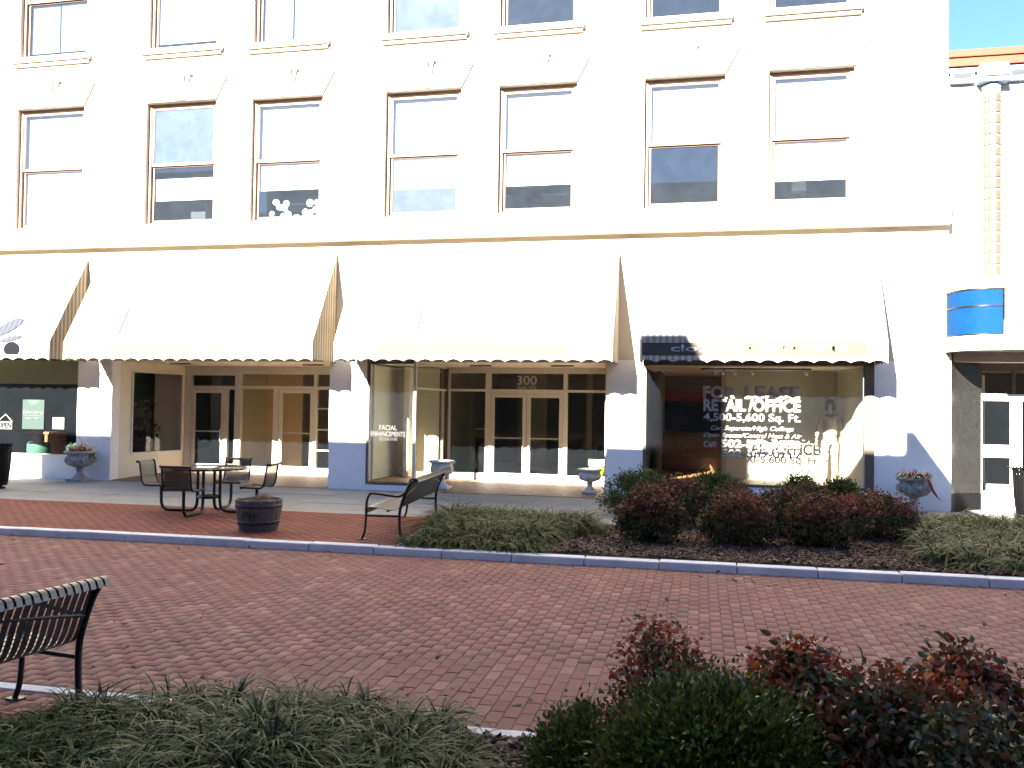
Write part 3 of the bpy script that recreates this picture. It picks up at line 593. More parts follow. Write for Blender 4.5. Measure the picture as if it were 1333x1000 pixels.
for r in range(17):
    for q in range(4):
        if g0 is None:
            m=MB(); a0=-math.pi+.02; m.lathe([(.150,.006),(.168,.018),(.172,.10),(.168,.182),(.150,.194)],(0,0,0),5,0,a0,a0+math.pi/4-.04,smooth=False); o=g0=m.build('glass_block',glassb,NB)
        else: o=g0.copy(); COL.objects.link(o); o.parent=NB
        o.location=(.39,-.02,4.47+r*.207); o.rotation_euler=(0,0,q*math.pi/4)
m=MB(); m.lathe([(.150,4.45),(.150,8.05)],(.39,-.015,0),20); m.build('column_core',whitep,NB)
# curved marquee: blue enamel panels above a white band, dark soffit
def arcstrip(name,mt,z0,z1,off=0.,th=.0):
    pts=[]; n=14
    for i in range(n+1):
        a=math.pi*(1-.5*i/n); pts.append((5.12-5+(.56+off)*math.cos(a),-.15-(.75+off)*math.sin(a)))   # quarter ellipse then straight
    pts.append((5.31-5,-.15-.75-off)); m=MB(); vs=[(x,y,z) for x,y in pts for z in(z0,z1)]
    m.add(vs,[(2*i,2*i+2,2*i+3,2*i+1) for i in range(len(pts)-1)],0,True); return m,pts,m.build(name,mt,NB)
PTS=arcstrip('marquee_panel',blue,3.84,4.12)[1]; arcstrip('marquee_panel',blue,3.32,3.81); arcstrip('marquee_trim',blackm,4.1205,4.15,.012); arcstrip('marquee_trim',blackm,3.8105,3.8395,.012); arcstrip('marquee_trim',blackm,3.285,3.3195,.012)
m,pt,o=arcstrip('marquee_band',whitep,3.02,3.284,.02)
npart('marquee_face',whitep,(5.312,17.02,3.02,13,17.10,4.55)); m=MB(); m.add([(x,y,3.025) for x,y in pt]+[(8,-.9,3.025),(8,.95,3.025),(-.44,.95,3.025)],[tuple(range(len(pt)+3))]); m.build('marquee_soffit',mat('brown_soffit',(.10,.075,.05),.6,.2,3),NB); m=MB(); m.add([(x,y,4.152) for x,y in pt]+[(8,-.9,4.152),(8,0,4.152),(-.44,0,4.152)],[tuple(range(len(pt)+3))]); m.build('marquee_roof',whitep,NB)
npart('marquee_letter',red,(5.42,17.012,3.52,5.75,17.018,3.545))
m=MB(); n=12; vs=[]
for i in range(n+1):
    a=i/n; vs+=[(4.665-5+.665*a**1.1,-.08+.50*a**.8,0.33),(4.665-5+.665*a**1.1,-.08+.50*a**.8,3.02)]
m.add(vs,[(2*i,2*i+2,2*i+3,2*i+1) for i in range(n)],0,True); m.build('granite_pilaster',granite,NB)
m=MB(); m.add([(x,y-.012,(-.02 if k%2==0 else .329)) for k,(x,y,z) in enumerate(vs)],[(2*i,2*i+2,2*i+3,2*i+1) for i in range(n)],0,True); m.build('tile_base',blkt,NB)
npart('wall',stucco,(4.62,18.56,0,5.33,18.7,3.02)); npart('entry_slab',concrete,(5.0,18.03,-.1,13,18.56,.002))
DY=18.6
def dbar(x0,x1,z0,z1,mt=whitep,y=DY,name='door_frame'): return npart(name,mt,(x0,y-.03,z0,x1,y+.03,z1))
dbar(5.331,7.4,.0,.20,name='threshold'); dbar(5.331,7.4,2.70,3.02,browntrim); dbar(5.331,5.36,2.381,2.699,browntrim); dbar(5.3305,7.4,2.12,2.25); dbar(5.331,5.36,.2005,2.1195); dbar(5.87,6.07,.2005,2.1195); dbar(5.3605,5.8695,.2005,.36); dbar(5.3605,5.8695,1.02,1.26); npart('shop_pane',shop,(5.36,DY-.003,2.25,7.4,DY+.003,2.70),(5.36,DY-.003,1.26,5.87,DY+.003,2.12),(5.36,DY-.003,.36,5.87,DY+.003,1.02)); dbar(5.90,5.96,2.2505,2.6995,browntrim)
npart('inner_frame',tanpaint,(5.45,20.6,.1,5.55,20.7,2.7),(5.2,20.6,.1,8,20.7,.35),(5.9,20.6,.1,6.0,20.7,2.7)); npart('interior',intdark,(5.16,23,.0,9,23.1,3),(5.30,18.72,0,5.33,23,3),(9,18.72,0,9.1,23,3),(5.16,18.72,-.02,9,23,.02),(5.16,18.72,3.03,9,23,3.1))

# ================================================================ OPPOSITE SIDE OF THE STREET (its roofline casts the shade)
OB=thing('brick_building','tall brick building across the street whose roofline shades the plaza','building',(-8.91,-9,0))
rb=mat('street_brick_wall',(.26,.15,.10),.9,.2,1.5,.3,40); H0=14.31
def ob(name,x0,x1,h,y0=-9,y1=-20,mt=rb): return Q(name,mt,OB,(x0,y1+9,-.1,x1,y0+9,H0+h))
ob('wing',-60,-17.7,1.0,-9,-9.8); ob('wing',-60,-21.5,1.0,-9.801); ob('wing',-17.6,-15.42,-1.6); ob('wing',-15.42,3.80,1.10); ob('wing',5.6,40,-.75)
Q('chimney',rb,OB,(-.80,-1.2,H0+1.05,.10,0,H0+2.72)); Q('parapet_stack',rb,OB,(3.8,-1.2,H0-3,4.02,0,H0+1.55)); m=MB(); m.prism([(4.02,H0-8),(5.62,H0-8),(5.62,H0-.75),(4.02,H0+1.55)],-3.,0); m.build('gable',rb,OB); Q('wing',rb,OB,(3.801,-11,-.1,5.6,-3.0,H0-1.)); Q('wing',rb,OB,(3.801,-3,-.1,5.6,0,H0-8))
m=MB(); m.tube([(3.42,-.3,H0+1),(3.42,-.3,H0+1.62)],.045,8); m.build('vent_pipe',rb,OB)
wn=None
for i in range(16):
    for j in range(4):
        if (j==3 and not -14.5<-22+i*2.9<3.0) or -18.5<-22+i*2.9<-14.9: continue
        if wn is None: 
            o=wn=Q('window',intdark,OB,(-.55,0,0,.55,.02,1.9)); Q('pane',shop,o,(-.5,.025,.05,.5,.03,1.85)); Q('frame',whitep,o,(-.6,.02,-.1,.6,.09,0),(-.6,.02,1.9,.6,.06,2.0))
        else: o=copy_tree(wn,OB)
        o.location=(-22+i*2.9,.001,3.9+j*3.1-.0) if True else None
Q('shop_front',intdark,OB,(-22,0.001,.4,24,.03,2.7)); Q('shop_sign',red,OB,(7.0,0.03,2.3,9.4,.2,2.7))
near2=Q('pavement',darkasph,None,(-26,-8.99,-.2,24,-1.2,-.094)); tag(near2,kind='structure')
nb=Q('planting_bed',soil,None,(-3.05,-1.0,-.12,9,4.985,-.075)); tag(nb,kind='structure')
# ================================================================ BENCHES (vertical steel straps, rolled top)
def spline(P,n=4):
    P=[Vector(p) for p in P]; out=[]
    for i in range(len(P)-1):
        a,b=P[i],P[i+1]; p0=P[max(i-1,0)]; p3=P[min(i+2,len(P)-1)]
        for k in range(n):
            t=k/n; out.append(.5*((2*a)+(b-p0)*t+(2*p0-5*a+4*b-p3)*t*t+(3*a-p0-3*b+p3)*t**3))
    return out+[P[-1]]
PROF=[(.50,.36),(.525,.39),(.51,.43),(.44,.445),(.30,.43),(.16,.41),(.08,.42),(.03,.46),(-.01,.54),(-.05,.66),(-.10,.78),(-.135,.835),(-.175,.855),(-.21,.84),(-.225,.80)]
def bench(name,label,L,loc,rz,legpos=None,pitch=.056,sw=.040):
    t=thing(name,label,'bench',loc,rz,'black strap benches facing the seating area')
    pr=spline([(u,0,z) for u,z in PROF],4)
    def strap():
        m=MB(); vs=[];fs=[]; n=len(pr); th=.006
        for i,p in enumerate(pr):
            tg=(pr[min(i+1,n-1)]-pr[max(i-1,0)]).normalized(); nrm=Vector((-tg.z,0,tg.x))*th/2
            vs+=[p+nrm+Vector((0,-sw/2,0)),p+nrm+Vector((0,sw/2,0)),p-nrm+Vector((0,sw/2,0)),p-nrm+Vector((0,-sw/2,0))]
        for i in range(n-1):
            a=4*i
            for k in range(4): fs.append((a+k,a+(k+1)%4,a+4+(k+1)%4,a+4+k))
        m.add(vs,fs,0,False); m.add(vs[:4],[(0,1,2,3)]); m.add(vs[-4:],[(3,2,1,0)]); return m
    s0=None; n=int((L-.04)/pitch)
    for i in range(n+1):
        if s0 is None: o=s0=strap().build('slat',slatm,t)
        else: o=s0.copy(); COL.objects.link(o); o.parent=t
        o.location=(0,-(.03+i*(L-.06)/n),0)
    for v in (legpos or (0,L)):
        m=MB(); m.tube(spline([(-.02,-v,.0),(.015,-v,.10),(.03,-v,.28),(.02,-v,.44),(-.03,-v,.60),(-.09,-v,.74),(-.15,-v,.815)],4),.021,8); m.box(-.06,-v-.035,0,.03,-v+.035,.012); m.build('rear_leg',blackm,t)
        m=MB(); m.tube(spline([(.56,-v,.0),(.52,-v,.10),(.505,-v,.25),(.50,-v,.38),(.495,-v,.52),(.46,-v,.615),(.40,-v,.635),(.20,-v,.615),(.07,-v,.60),(.0,-v,.62),(-.04,-v,.655)],4),.018,8); m.box(.50,-v-.035,0,.60,-v+.035,.012); m.build('front_leg_and_armrest',blackm,t)
        m=MB(); m.tube([(.03,-v,.33),(.505,-v,.33)],.016,8); m.build('end_rail',blackm,t)
    m=MB(); m.tube([(.495,-.0,.375),(.495,-L,.375)],.015,8); m.tube([(.20,0,.395),(.20,-L,.395)],.014,8); m.build('seat_rail',blackm,t)
    m=MB(); m.tube([(-.185,0.0,.825),(-.185,-L,.825)],.026,10); m.build('top_rail',blackm,t)
    m=MB(); m.tube(spline([(-.03,-.02,.60)]+[(-.055,-L*k/8,.60+.14*math.sin(math.pi*k/8)) for k in range(1,8)]+[(-.03,-L+.02,.60)],3),.012,8); m.build('back_brace',blackm,t)
    return t
# local +x is the way the sitter faces, the seat runs towards local -y
bench('park_bench','black strap bench seen from behind beside the kerb near the barrel planter and groundcover',2.44,(-4.0,11.43,0),math.pi+R(5.5),None)
bench('park_bench','large black strap bench cut off by the left edge in the foreground',2.44,(-4.12,2.41,ROAD),math.pi-R(8),None)
# ================================================================ TABLE SET
TX,TY=-8.12,13.38
tb=thing('picnic_table','round black mesh metal table with four attached mesh seats on the brick plaza','table',(TX,TY,0),R(5))
def lattice(m,fn,w,h,step=.028,wd=.007,seg=14,clip=None):
    """expanded-metal diamonds on the sheet fn(s,t) -> point; s in 0..w, t in 0..h"""
    for sgn in(1,-1):
        c=-h if sgn>0 else 0.; end=w if sgn>0 else w+h
        while c<end:
            prev=None; N=int(h/.03)
            for i in range(N+1):
                t=h*i/N; s=c+sgn*t*1.0 if sgn>0 else c-t
                ok=0<=s<=w and (clip is None or clip(s,t))
                if ok and prev is not None:
                    a,b=prev,(s,t); A1,A2=fn(a[0]-wd/2,a[1]),fn(a[0]+wd/2,a[1]); B1,B2=fn(b[0]-wd/2,b[1]),fn(b[0]+wd/2,b[1])
                    m.add([A1,A2,B2,B1],[(0,1,2,3)])
                prev=(s,t) if ok else None
            c+=step
RT=.61
m=MB(); lattice(m,lambda s,t:(s-RT,t-RT,.752),2*RT,2*RT,.026,.012,clip=lambda s,t:math.hypot(s-RT,t-RT)<RT-.012); m.build('mesh_top',slatm,tb)
m=MB(); m.lathe([(RT-.02,.735),(RT,.73),(RT+.006,.745),(RT,.762),(RT-.02,.758),(RT-.02,.735)],n=40); m.tube([(-RT+.02,0,.735),(RT-.02,0,.735)],.014,8); m.tube([(0,-RT+.02,.735),(0,RT-.02,.735)],.014,8); m.build('rim',blackm,tb)
SP=[(.20,.435),(.215,.45),(.19,.458),(.05,.452),(-.10,.45),(-.16,.47),(-.195,.54),(-.215,.67),(-.24,.82),(-.268,.85),(-.295,.84)]
sp=spline([(u,0,z) for u,z in SP],4); ln=[0]
for a,b in zip(sp,sp[1:]): ln.append(ln[-1]+(b-a).length)
def onprof(d):
    d=min(max(d,0),ln[-1]); i=max(k for k in range(len(ln)) if ln[k]<=d+1e-9); i=min(i,len(sp)-2); f=(d-ln[i])/max(1e-9,ln[i+1]-ln[i]); return sp[i].lerp(sp[i+1],min(1,f))
sm=MB(); lattice(sm,lambda s,t:(lambda p:(p.x,s-.23,p.z))(onprof(t)),.46,ln[-1],.026,.017)
em=MB(); 
for y in(-.235,.235): em.tube([(p.x,y,p.z) for p in sp],.017,8)
em.tube([(sp[-1].x,-.235,sp[-1].z),(sp[-1].x,.235,sp[-1].z)],.020,8); em.tube([(sp[0].x,-.235,sp[0].z),(sp[0].x,.235,sp[0].z)],.012,8); em.tube([(.0,-.23,.443),(.0,.23,.443)],.012,6)
st0=None
for k in range(4):
    a=k*math.pi/2; c,s=math.cos(a),math.sin(a)
    if st0 is None:
        st0=sm.build('seat',slatm,tb); rm=em.build('seat_edge',blackm,st0)
        lg=MB(); lg.tube(spline([(.20,.0,.73),(.20,0,.30),(.215,0,.12),(.28,0,.04),(.40,0,.028),(.60,0,.028),(.76,0,.035),(.83,0,.10),(.85,0,.22),(.85,0,.44)],4),.026,10); lg=lg.build('leg',blackm,tb)
        so_=st0; lo_=lg
    else: so_=copy_tree(st0,tb); lo_=copy_tree(lg,tb)
    so_.location=(.88*c,.88*s,0); so_.rotation_euler=(0,0,a+math.pi); lo_.rotation_euler=(0,0,a)
m=MB(); m.lathe([(.16,.24),(.18,.25),(.18,.28),(.16,.29)],n=16); m.tube([(-.2,0,.265),(.2,0,.265)],.015,8); m.tube([(0,-.2,.265),(0,.2,.265)],.015,8); m.build('centre_brace',blackm,tb)
# ================================================================ BARREL PLANTER
bw=mat('grey_barrel_stave',(.105,.075,.056),.75,.45,9,.6,50,c2=(.045,.038,.034)); bh=mat('rusty_hoop',(.035,.028,.026),.6,.4,20,.3,90)
bp_=thing('barrel_planter','weathered half whiskey barrel planter with dry straw-coloured plant on brick plaza','planter',(-6.32,11.76,0))
rr=lambda z:.262+.075*math.sin(min(1,(z+.05)/.52)*math.pi/2)
s0=None
for k in range(22):
    if s0 is None:
        m=MB(); da=math.pi/22*.97; vs=[];fs=[]; Z=[0,.1,.2,.3,.40,.452]
        for z in Z:
            for r in(rr(z),rr(z)-.028):
                for a in(-da,da): vs.append((r*math.cos(a),r*math.sin(a),z))
        for i in range(5):
            o4=4*i; fs+=[(o4,o4+1,o4+5,o4+4),(o4+1,o4+3,o4+7,o4+5),(o4+3,o4+2,o4+6,o4+7),(o4+2,o4,o4+4,o4+6)]
        fs+=[(0,2,3,1),(20,21,23,22)]; m.add(vs,fs); o=s0=m.build('stave',bw,bp_)
    else: o=s0.copy(); COL.objects.link(o); o.parent=bp_
    o.rotation_euler=(0,0,k*2*math.pi/22); o.scale=(1,1,random.uniform(.985,1.01))
for z0,z1 in((.345,.395),(.105,.155)):
    m=MB(); m.lathe([(rr(z0)-.002,z0),(rr(z0)+.006,z0),(rr(z1)+.006,z1),(rr(z1)-.002,z1)],n=44); m.build('hoop',bh,bp_)
m=MB(); m.lathe([(.0,.38),(.15,.395),(.31,.37)],n=24,wob=lambda a,z:.05*math.sin(a*5)); m.build('potting_soil',soil,bp_)
cu_=MB()  # worn brand on the staves
o=text('worn_stencil','1961',-.10,.12,.21,.10,0,mat('faded_stencil',(.018,.016,.015),.8),bp_,shear=.15,bold=.03)
for v in o.data.vertices:
    x=v.co.x; v.co.y=-math.sqrt(max(0,(rr(v.co.z)+.004)**2-x*x))
m=MB()
for i in range(420):
    a=random.random()*6.28; r=random.random()**.6*.22; x,y=r*math.cos(a)+.02,r*math.sin(a); h=.44+.10*max(0,1-((x-.02)/.13)**2)*random.random(); b=random.random()*6.28; l=.05
    m.tube([(x,y,.39),(x+.02*math.cos(b),y+.02*math.sin(b),h),(x+l*math.cos(b),y+l*math.sin(b),h-.03)],[.003,.003,.001],3,caps=False)
m.build('dry_plant',mat('dry_straw',(.42,.25,.11),.8,.4,20),bp_)

# ================================================================ URNS
def urn(name,label,loc,H,Rr,mt,plants,scal=True,fancy=True):
    t=thing(name,label,'planter',loc); k=H
    m=MB(); m.box(-.30*k,-.30*k,0,.30*k,.30*k,.09*k); m.build('plinth',mt,t,bevel=.008)
    wob=(lambda a,z:.05*math.sin(10*a)*max(0,1-abs(z-.68*k)/(.2*k)) if fancy else .03*math.sin(12*a)*max(0,1-abs(z-.7*k)/(.3*k)))
    m=MB(); m.lathe([(.27*k,.09*k),(.24*k,.13*k),(.15*k,.20*k),(.10*k,.28*k),(.10*k,.36*k),(.14*k,.38*k),(.14*k,.405*k),(.10*k,.42*k),(.16*k,.46*k),(Rr*.78,.53*k),(Rr*.92,.62*k),(Rr*.90,.74*k),(Rr*.84,.86*k),(Rr*.88,.92*k)],n=40,wob=wob); m.build('bowl',mt,t)
    m=MB(); m.lathe([(Rr*.86,.90*k),(Rr*1.02,.925*k),(Rr*1.04,.96*k),(Rr*.99,1.0*k),(Rr*.88,.99*k),(Rr*.84,.93*k)],n=48,wob=(lambda a,z:.035*abs(math.sin(5*a))) if scal else None); m.build('rim',mt,t)
    m=MB(); m.lathe([(0,.94*k),(Rr*.9,.92*k)],n=20); m.build('potting_soil',soil,t)
    if fancy:
        m=MB()
        for q in range(9):
            a=q*2*math.pi/9; m.ball((Rr*.92*math.cos(a),Rr*.92*math.sin(a),.70*k),.045,.045,.07,8); m.tube(spline([(Rr*.94*math.cos(a+u),Rr*.94*math.sin(a+u),(.80-.16*abs(u)*3)*k) for u in(-.3,-.15,0,.15,.3)],2),.014,6)
        m.build('relief',mt,t)
    if plants: plants(t,k,Rr)
    return t
grn=mat('potted_green',(.05,.09,.03),.5,.4,20); rdl=mat('potted_red',(.28,.03,.03),.5,.4,20); ylg=mat('potted_olive',(.16,.15,.05),.5,.4,20); pink=mat('pale_pink_leaf',(.45,.20,.17),.5,.3,20)
def strap_leaf(m,x,y,z,a,l,h,w,mi=0,droop=.5):
    pts=[]; 
    for i in range(6):
        f=i/5; pts.append(Vector((x+math.cos(a)*l*f,y+math.sin(a)*l*f,z+h*math.sin(f*math.pi*droop)+.0)))
    s=Vector((-math.sin(a),math.cos(a),0)); vs=[]; 
    for i,p in enumerate(pts): ww=w*math.sin(math.pi*(.12+.86*i/5)); vs+=[p-s*ww,p+s*ww]
    m.add(vs,[(2*i,2*i+1,2*i+3,2*i+2) for i in range(5)],mi)
def plants_left(t,k,Rr):
    for nm,mt,n,l,h in(('red_foliage',rdl,70,.16,.10),('olive_foliage',ylg,90,.24,.16),('green_foliage',grn,70,.22,.06),('pink_foliage',pink,36,.17,.20)):
        m=MB()
        for i in range(n):
            a=random.random()*6.28; r=random.random()*Rr*.7; strap_leaf(m,r*math.cos(a),r*math.sin(a),.93*k,a+random.gauss(0,.5),l*random.uniform(.4,1.1),h*random.uniform(.5,1.2),.011,0,random.uniform(.4,.95))
        m.build(nm,mt,t)
    m=MB(); m.tube(spline([(.02,0,.9*k),(.03,0,1.2*k),(-.03,0,1.42*k),(-.10,0,1.62*k)],4),[.006]*12+[.003],5); m.ball((-.105,0,1.63*k),.012,.012,.012,5)
    for q in range(26):
        z=1.15*k+random.random()*.30*k; a=random.random()*6.28; strap_leaf(m,.03,0,z,a,.05,.03,.006)
    m.build('tall_stem',ylg,t)
    m=MB()
    for q in range(16): strap_leaf(m,.26,random.uniform(-.12,.12),.98*k,random.gauss(-.1,.3),.14,-.20*random.random()-.05,.010,0,.5)
    m.build('trailing_foliage',grn,t)
def plants_right(t,k,Rr):
    for nm,mt,n,l,h in(('red_foliage',rdl,55,.15,.12),('olive_foliage',ylg,60,.2,.10),('green_foliage',grn,140,.22,.11),('pink_foliage',pink,20,.14,.18)):
        m=MB()
        for i in range(n):
            a=random.random()*6.28; r=random.random()*Rr*.8; strap_leaf(m,r*math.cos(a),r*math.sin(a),.95*k,a+random.gauss(0,.5),l*random.uniform(.4,1.1),h*random.uniform(.4,1.2),.013,0,random.uniform(.5,1))
        m.build(nm,mt,t)
def ribbon(name,pts,w,loc,label):
    m=MB(); P=spline(pts,4); vs=[]
    for i,p in enumerate(P): vs+=[p+Vector((-w*.5,0,w*.35)),p+Vector((w*.5,.01*math.sin(i),-w*.35))]
    m.add(vs,[(2*i,2*i+1,2*i+3,2*i+2) for i in range(len(P)-1)],0,True); o=m.build(name,red,None); s=o.modifiers.new('t','SOLIDIFY'); s.thickness=.002; o.location=loc; tag(o,label,'ribbon'); return o
urn('flower_urn','ornate grey stone urn with red foliage and a tall seed stem at the left pier','%s'%'' or (-13.98,17.6,0),.70,.33,stone,plants_left)
urn('flower_urn','grey stone urn with green foliage and red ribbon by the wide right pier',(3.88,17.45,0),.66,.295,stone,plants_right,scal=False)
ribbon('ribbon',[(0,0,0),(.10,-.06,-.04),(.16,-.09,-.20),(.24,-.06,-.34),(.33,-.08,-.44)],.075,(3.95,17.22,.70),'red ribbon hanging down over the rim of the right-hand urn')
urn('white_urn','small empty white stone urn with scalloped rim right of the 300 doors',(-2.32,18.75,.035),.52,.26,stonew,None,fancy=False)
urn('white_urn','white stone urn half hidden behind the strap bench at the display box',(-5.60,18.62,.03),.62,.28,stonew,None,fancy=False)
# ================================================================ LITTER BINS
def bin_(label,loc):
    t=thing('litter_bin',label,'bin',loc,0,'black strap litter bins'); s0=None
    P=spline([(.20,0,.08),(.225,0,.10),(.27,0,.45),(.285,0,.80),(.30,0,.90),(.345,0,.945),(.375,0,.94)],3)
    for k in range(28):
        if s0 is None:
            m=MB(); vs=[]
            for p in P: vs+=[(p.x,-.019,p.z),(p.x,.019,p.z),(p.x-.006,.019,p.z),(p.x-.006,-.019,p.z)]
            m.add(vs,[(4*i+j,4*i+(j+1)%4,4*i+4+(j+1)%4,4*i+4+j) for i in range(len(P)-1) for j in range(4)]+[(4*len(P)-4,4*len(P)-3,4*len(P)-2,4*len(P)-1)]); o=s0=m.build('slat',binb,t)
        else: o=s0.copy(); COL.objects.link(o); o.parent=t
        o.rotation_euler=(0,0,k*2*math.pi/28)
    m=MB(); m.lathe([(.0,.0),(.19,.0),(.19,.03),(.13,.05),(.13,.09),(.235,.10),(.235,.13),(.0,.13)],n=28); m.build('base',binb,t)
    m=MB(); m.lathe([(.215,.13),(.255,.80),(.25,.80),(.21,.13)],n=24); m.build('liner',binb,t)
    m=MB(); m.lathe([(.275,.84),(.29,.84),(.29,.87),(.275,.87),(.275,.84)],n=28); m.build('ring',binb,t); return t
bin_('black strap litter bin at the left edge by the green-sign window',(-14.36,15.55,0)); bin_('black strap litter bin at the right edge before the white doors',(5.62,16.75,0))
# ================================================================ SHOP CONTENTS
# unit 1
o=Q('window_poster',mat('teal_poster',(.0035,.022,.018),.6,.03),None,(-15.92,17.996,1.155,-15.32,18.002,1.86)); 
po=tag(o,'teal poster with white lettering in the left shop window','poster')
p2=mat('poster_notch',(.02,.035,.03),.6); m=MB(); m.add([(-15.62+.17*math.cos(math.pi+math.pi*i/12),17.9945,1.862+.13*math.sin(math.pi+math.pi*i/12)) for i in range(13)],[tuple(range(13))]); m.build('notch',p2,o)
text('lettering','Edward Jones',-15.89,-15.345,1.52,.085,17.994,vinyls,o,bold=.02); text('lettering','INVESTMENTS',-15.85,-15.40,1.385,.05,17.994,vinyls,o,bold=.01); Q('rule',mat('pale_teal',(.03,.06,.05),.6),o,(-15.89,17.993,1.475,-15.35,17.9955,1.487))
o=Q('open_sign',mat('sign_white',(.10,.10,.098),.7),None,(-16.62,17.985,1.14,-16.19,17.995,1.33)); tag(o,'small white OPEN sign hanging by a cord inside the left window','sign'); text('lettering','OPEN',-16.59,-16.21,1.18,.12,17.983,blackp,o,bold=.03); m=MB(); m.tube([(-16.6,17.99,1.33),(-16.38,17.99,1.50),(-16.2,17.99,1.33)],.005,5); m.build('cord',whitep,o)
o=Q('notice',mat('notice_white',(.13,.13,.128),.7),None,(-15.08,17.996,1.17,-14.76,18.002,1.45)); tag(o,'blank white notice sheet stuck in the left shop window','notice')
d=thing('desk','long orange-brown desk behind the left shop window','desk',(-17.95,20.2,.1)); Q('desk_top',woodor,d,(-2.3,-.4,.86,1.25,.4,.92),bevel=.006); Q('modesty_panel',woodor,d,(-2.2,-.1,.25,1.1,-.06,.859)); 
for x in(-2.2,-.6,1.1): Q('leg',woodor,d,(x,-.36,0,x+.08,.36,.8595))
def tubchair(loc,label):
    t=thing('tub_chair',label,'chair',loc,0,'teal chairs at the desk'); m=MB(); m.lathe([(.27,.40),(.31,.60),(.30,.78),(.26,.83),(.22,.80),(.24,.6),(.22,.42)],n=20,a0=math.pi,a1=2*math.pi); m.build('backrest',tealf,t); m=MB(); m.lathe([(0,.48),(.24,.47),(.26,.42),(.24,.38),(0,.37)],n=20); m.build('seat',tealf,t)
    for a in(.8,2.3,3.9,5.5):
        m=MB(); m.tube([(.2*math.cos(a),.2*math.sin(a),0),(.2*math.cos(a),.2*math.sin(a),.38)],.015,6); m.build('leg',blackm,t)
    return t
tubchair((-16.25,19.0,-.02),'teal tub chair in front of the orange desk, left of the pair'); tubchair((-15.1,19.0,-.02),'teal tub chair nearer the pier, behind the ornate urn')
m=MB()
for i in range(5): m.obox((-19.2+i*.55,20.0+.1*(i%2),1.03),(.12,0,0),(0,.08,.02),(0,0,.004))
tag(m.build('papers',letterw,None),'loose white papers lying on the orange desk','papers')
# unit 2 side window: indoor plant
t=thing('indoor_plant','leafy dark indoor plant behind the side window left of the green door','plant',(-14.0,19.9,.1)); m=MB(); m.lathe([(0,0),(.14,0),(.18,.3),(.16,.3),(0,.28)],n=16); m.build('pot',wooddk,t); m=MB(); ms=MB()
for i in range(60):
    a=random.random()*6.28; h=.5+random.random()*1.3; r=.35*random.random()+.1; ms.tube([(0,0,.3),(r*.5*math.cos(a),r*.5*math.sin(a),h*.8),(r*math.cos(a),r*math.sin(a),h)],.006,4); 
    for q in range(5): strap_leaf(m,r*math.cos(a),r*math.sin(a),h-.02*q,random.random()*6.28,.16,.04,.035,0,.9)
m.build('leaves',mat('indoor_leaf',(.03,.04,.025),.5,.4,9),t); ms.build('stems',bark,t)
o=Q('framed_picture',mat('pale_frame',(.5,.48,.42),.6),None,(-12.45,22.4,1.15,-11.8,22.44,1.95)); tag(o,'framed landscape picture on the wall seen through the green door','picture'); Q('print',mat('landscape_print',(.25,.30,.36),.6,.6,3,c2=(.16,.09,.07)),o,(-12.38,22.39,1.22,-11.87,22.399,1.88))
# unit 3: things in the dim lobby
t=thing('water_cooler','dark cabinet standing in the lobby left of the 300 doors','cabinet',(-5.6,22.4,.1)); Q('body',blackm,t,(-.18,-.18,0,.18,.18,1.15),bevel=.01); Q('top',mat('grey_top',(.2,.2,.2),.5),t,(-.2,-.2,1.1505,.2,.2,1.2))
t=thing('waste_basket','lime green waste basket inside the right side light of the 300 doors','bin',(-2.42,20.95,.1)); m=MB(); m.lathe([(0,0),(.15,0),(.20,.42),(.19,.42),(0,.02)],n=20); m.build('tub',mat('lime_plastic',(.30,.42,.015),.4,.05),t); m=MB(); m.lathe([(.195,.36),(.215,.40),(.215,.53),(.19,.54),(.18,.44)],n=20,wob=lambda a,z:.02*math.sin(7*a)); m.build('bag',mat('white_bag',(.7,.72,.72),.4),t)
t=thing('office_chair','dark spindle chair far inside the lobby right of the 300 doors','chair',(-2.4,22.2,.1)); Q('seat',wooddk,t,(-.3,-.25,.42,.3,.25,.47)); m=MB()
for i in range(7): m.tube([(-.27+i*.09,.24,.45),(-.27+i*.09,.27,.95)],.012,5)
m.tube(spline([(-.3,.25,.85),(-.15,.28,1.0),(0,.28,1.03),(.15,.28,1.0),(.3,.25,.85)],3),.02,6); m.build('backrest',wooddk,t)
for x in(-.27,.27):
    for y in(-.22,.22): m=MB(); m.tube([(x,y,0),(x,y,.42)],.018,6); m.build('leg',wooddk,t)
o=Q('clothes_pile',mat('orange_cloth',(.55,.24,.07),.8,.2,5),None,(-.30,18.3,.361,.32,18.62,.44),bevel=.03); tag(o,'folded orange cloth on the floor of the lettered shop window','cloth')
# ================================================================ MANNEQUIN (one continuous figure, clothes as children)
def skin(name,verts,edges,radii,mt,parent,root=0,sub=2):
    me=bpy.data.meshes.new(name); me.from_pydata([tuple(v) for v in verts],edges,[]); me.materials.append(mt)
    o=bpy.data.objects.new(name,me); COL.objects.link(o); o.parent=parent
    s=o.modifiers.new('skin','SKIN'); s.use_smooth_shade=True
    for i,r in enumerate(radii):
        d=me.skin_vertices[0].data[i]; d.radius=(r if isinstance(r,tuple) else (r,r)); d.use_root=(i==root)
    b=o.modifiers.new('sub','SUBSURF'); b.levels=sub; b.render_levels=sub; return o
def skinbag():
    V=[];E=[];Rr=[]
    def add(p,r,to=None):
        V.append(p); Rr.append(r); i=len(V)-1
        if to is not None: E.append((to,i))
        return i
    return V,E,Rr,add
mq=thing('mannequin','dark-bobbed shop mannequin in cream top and patterned trousers standing in the lettered window','mannequin',(2.66,19.38,.36),R(-12))
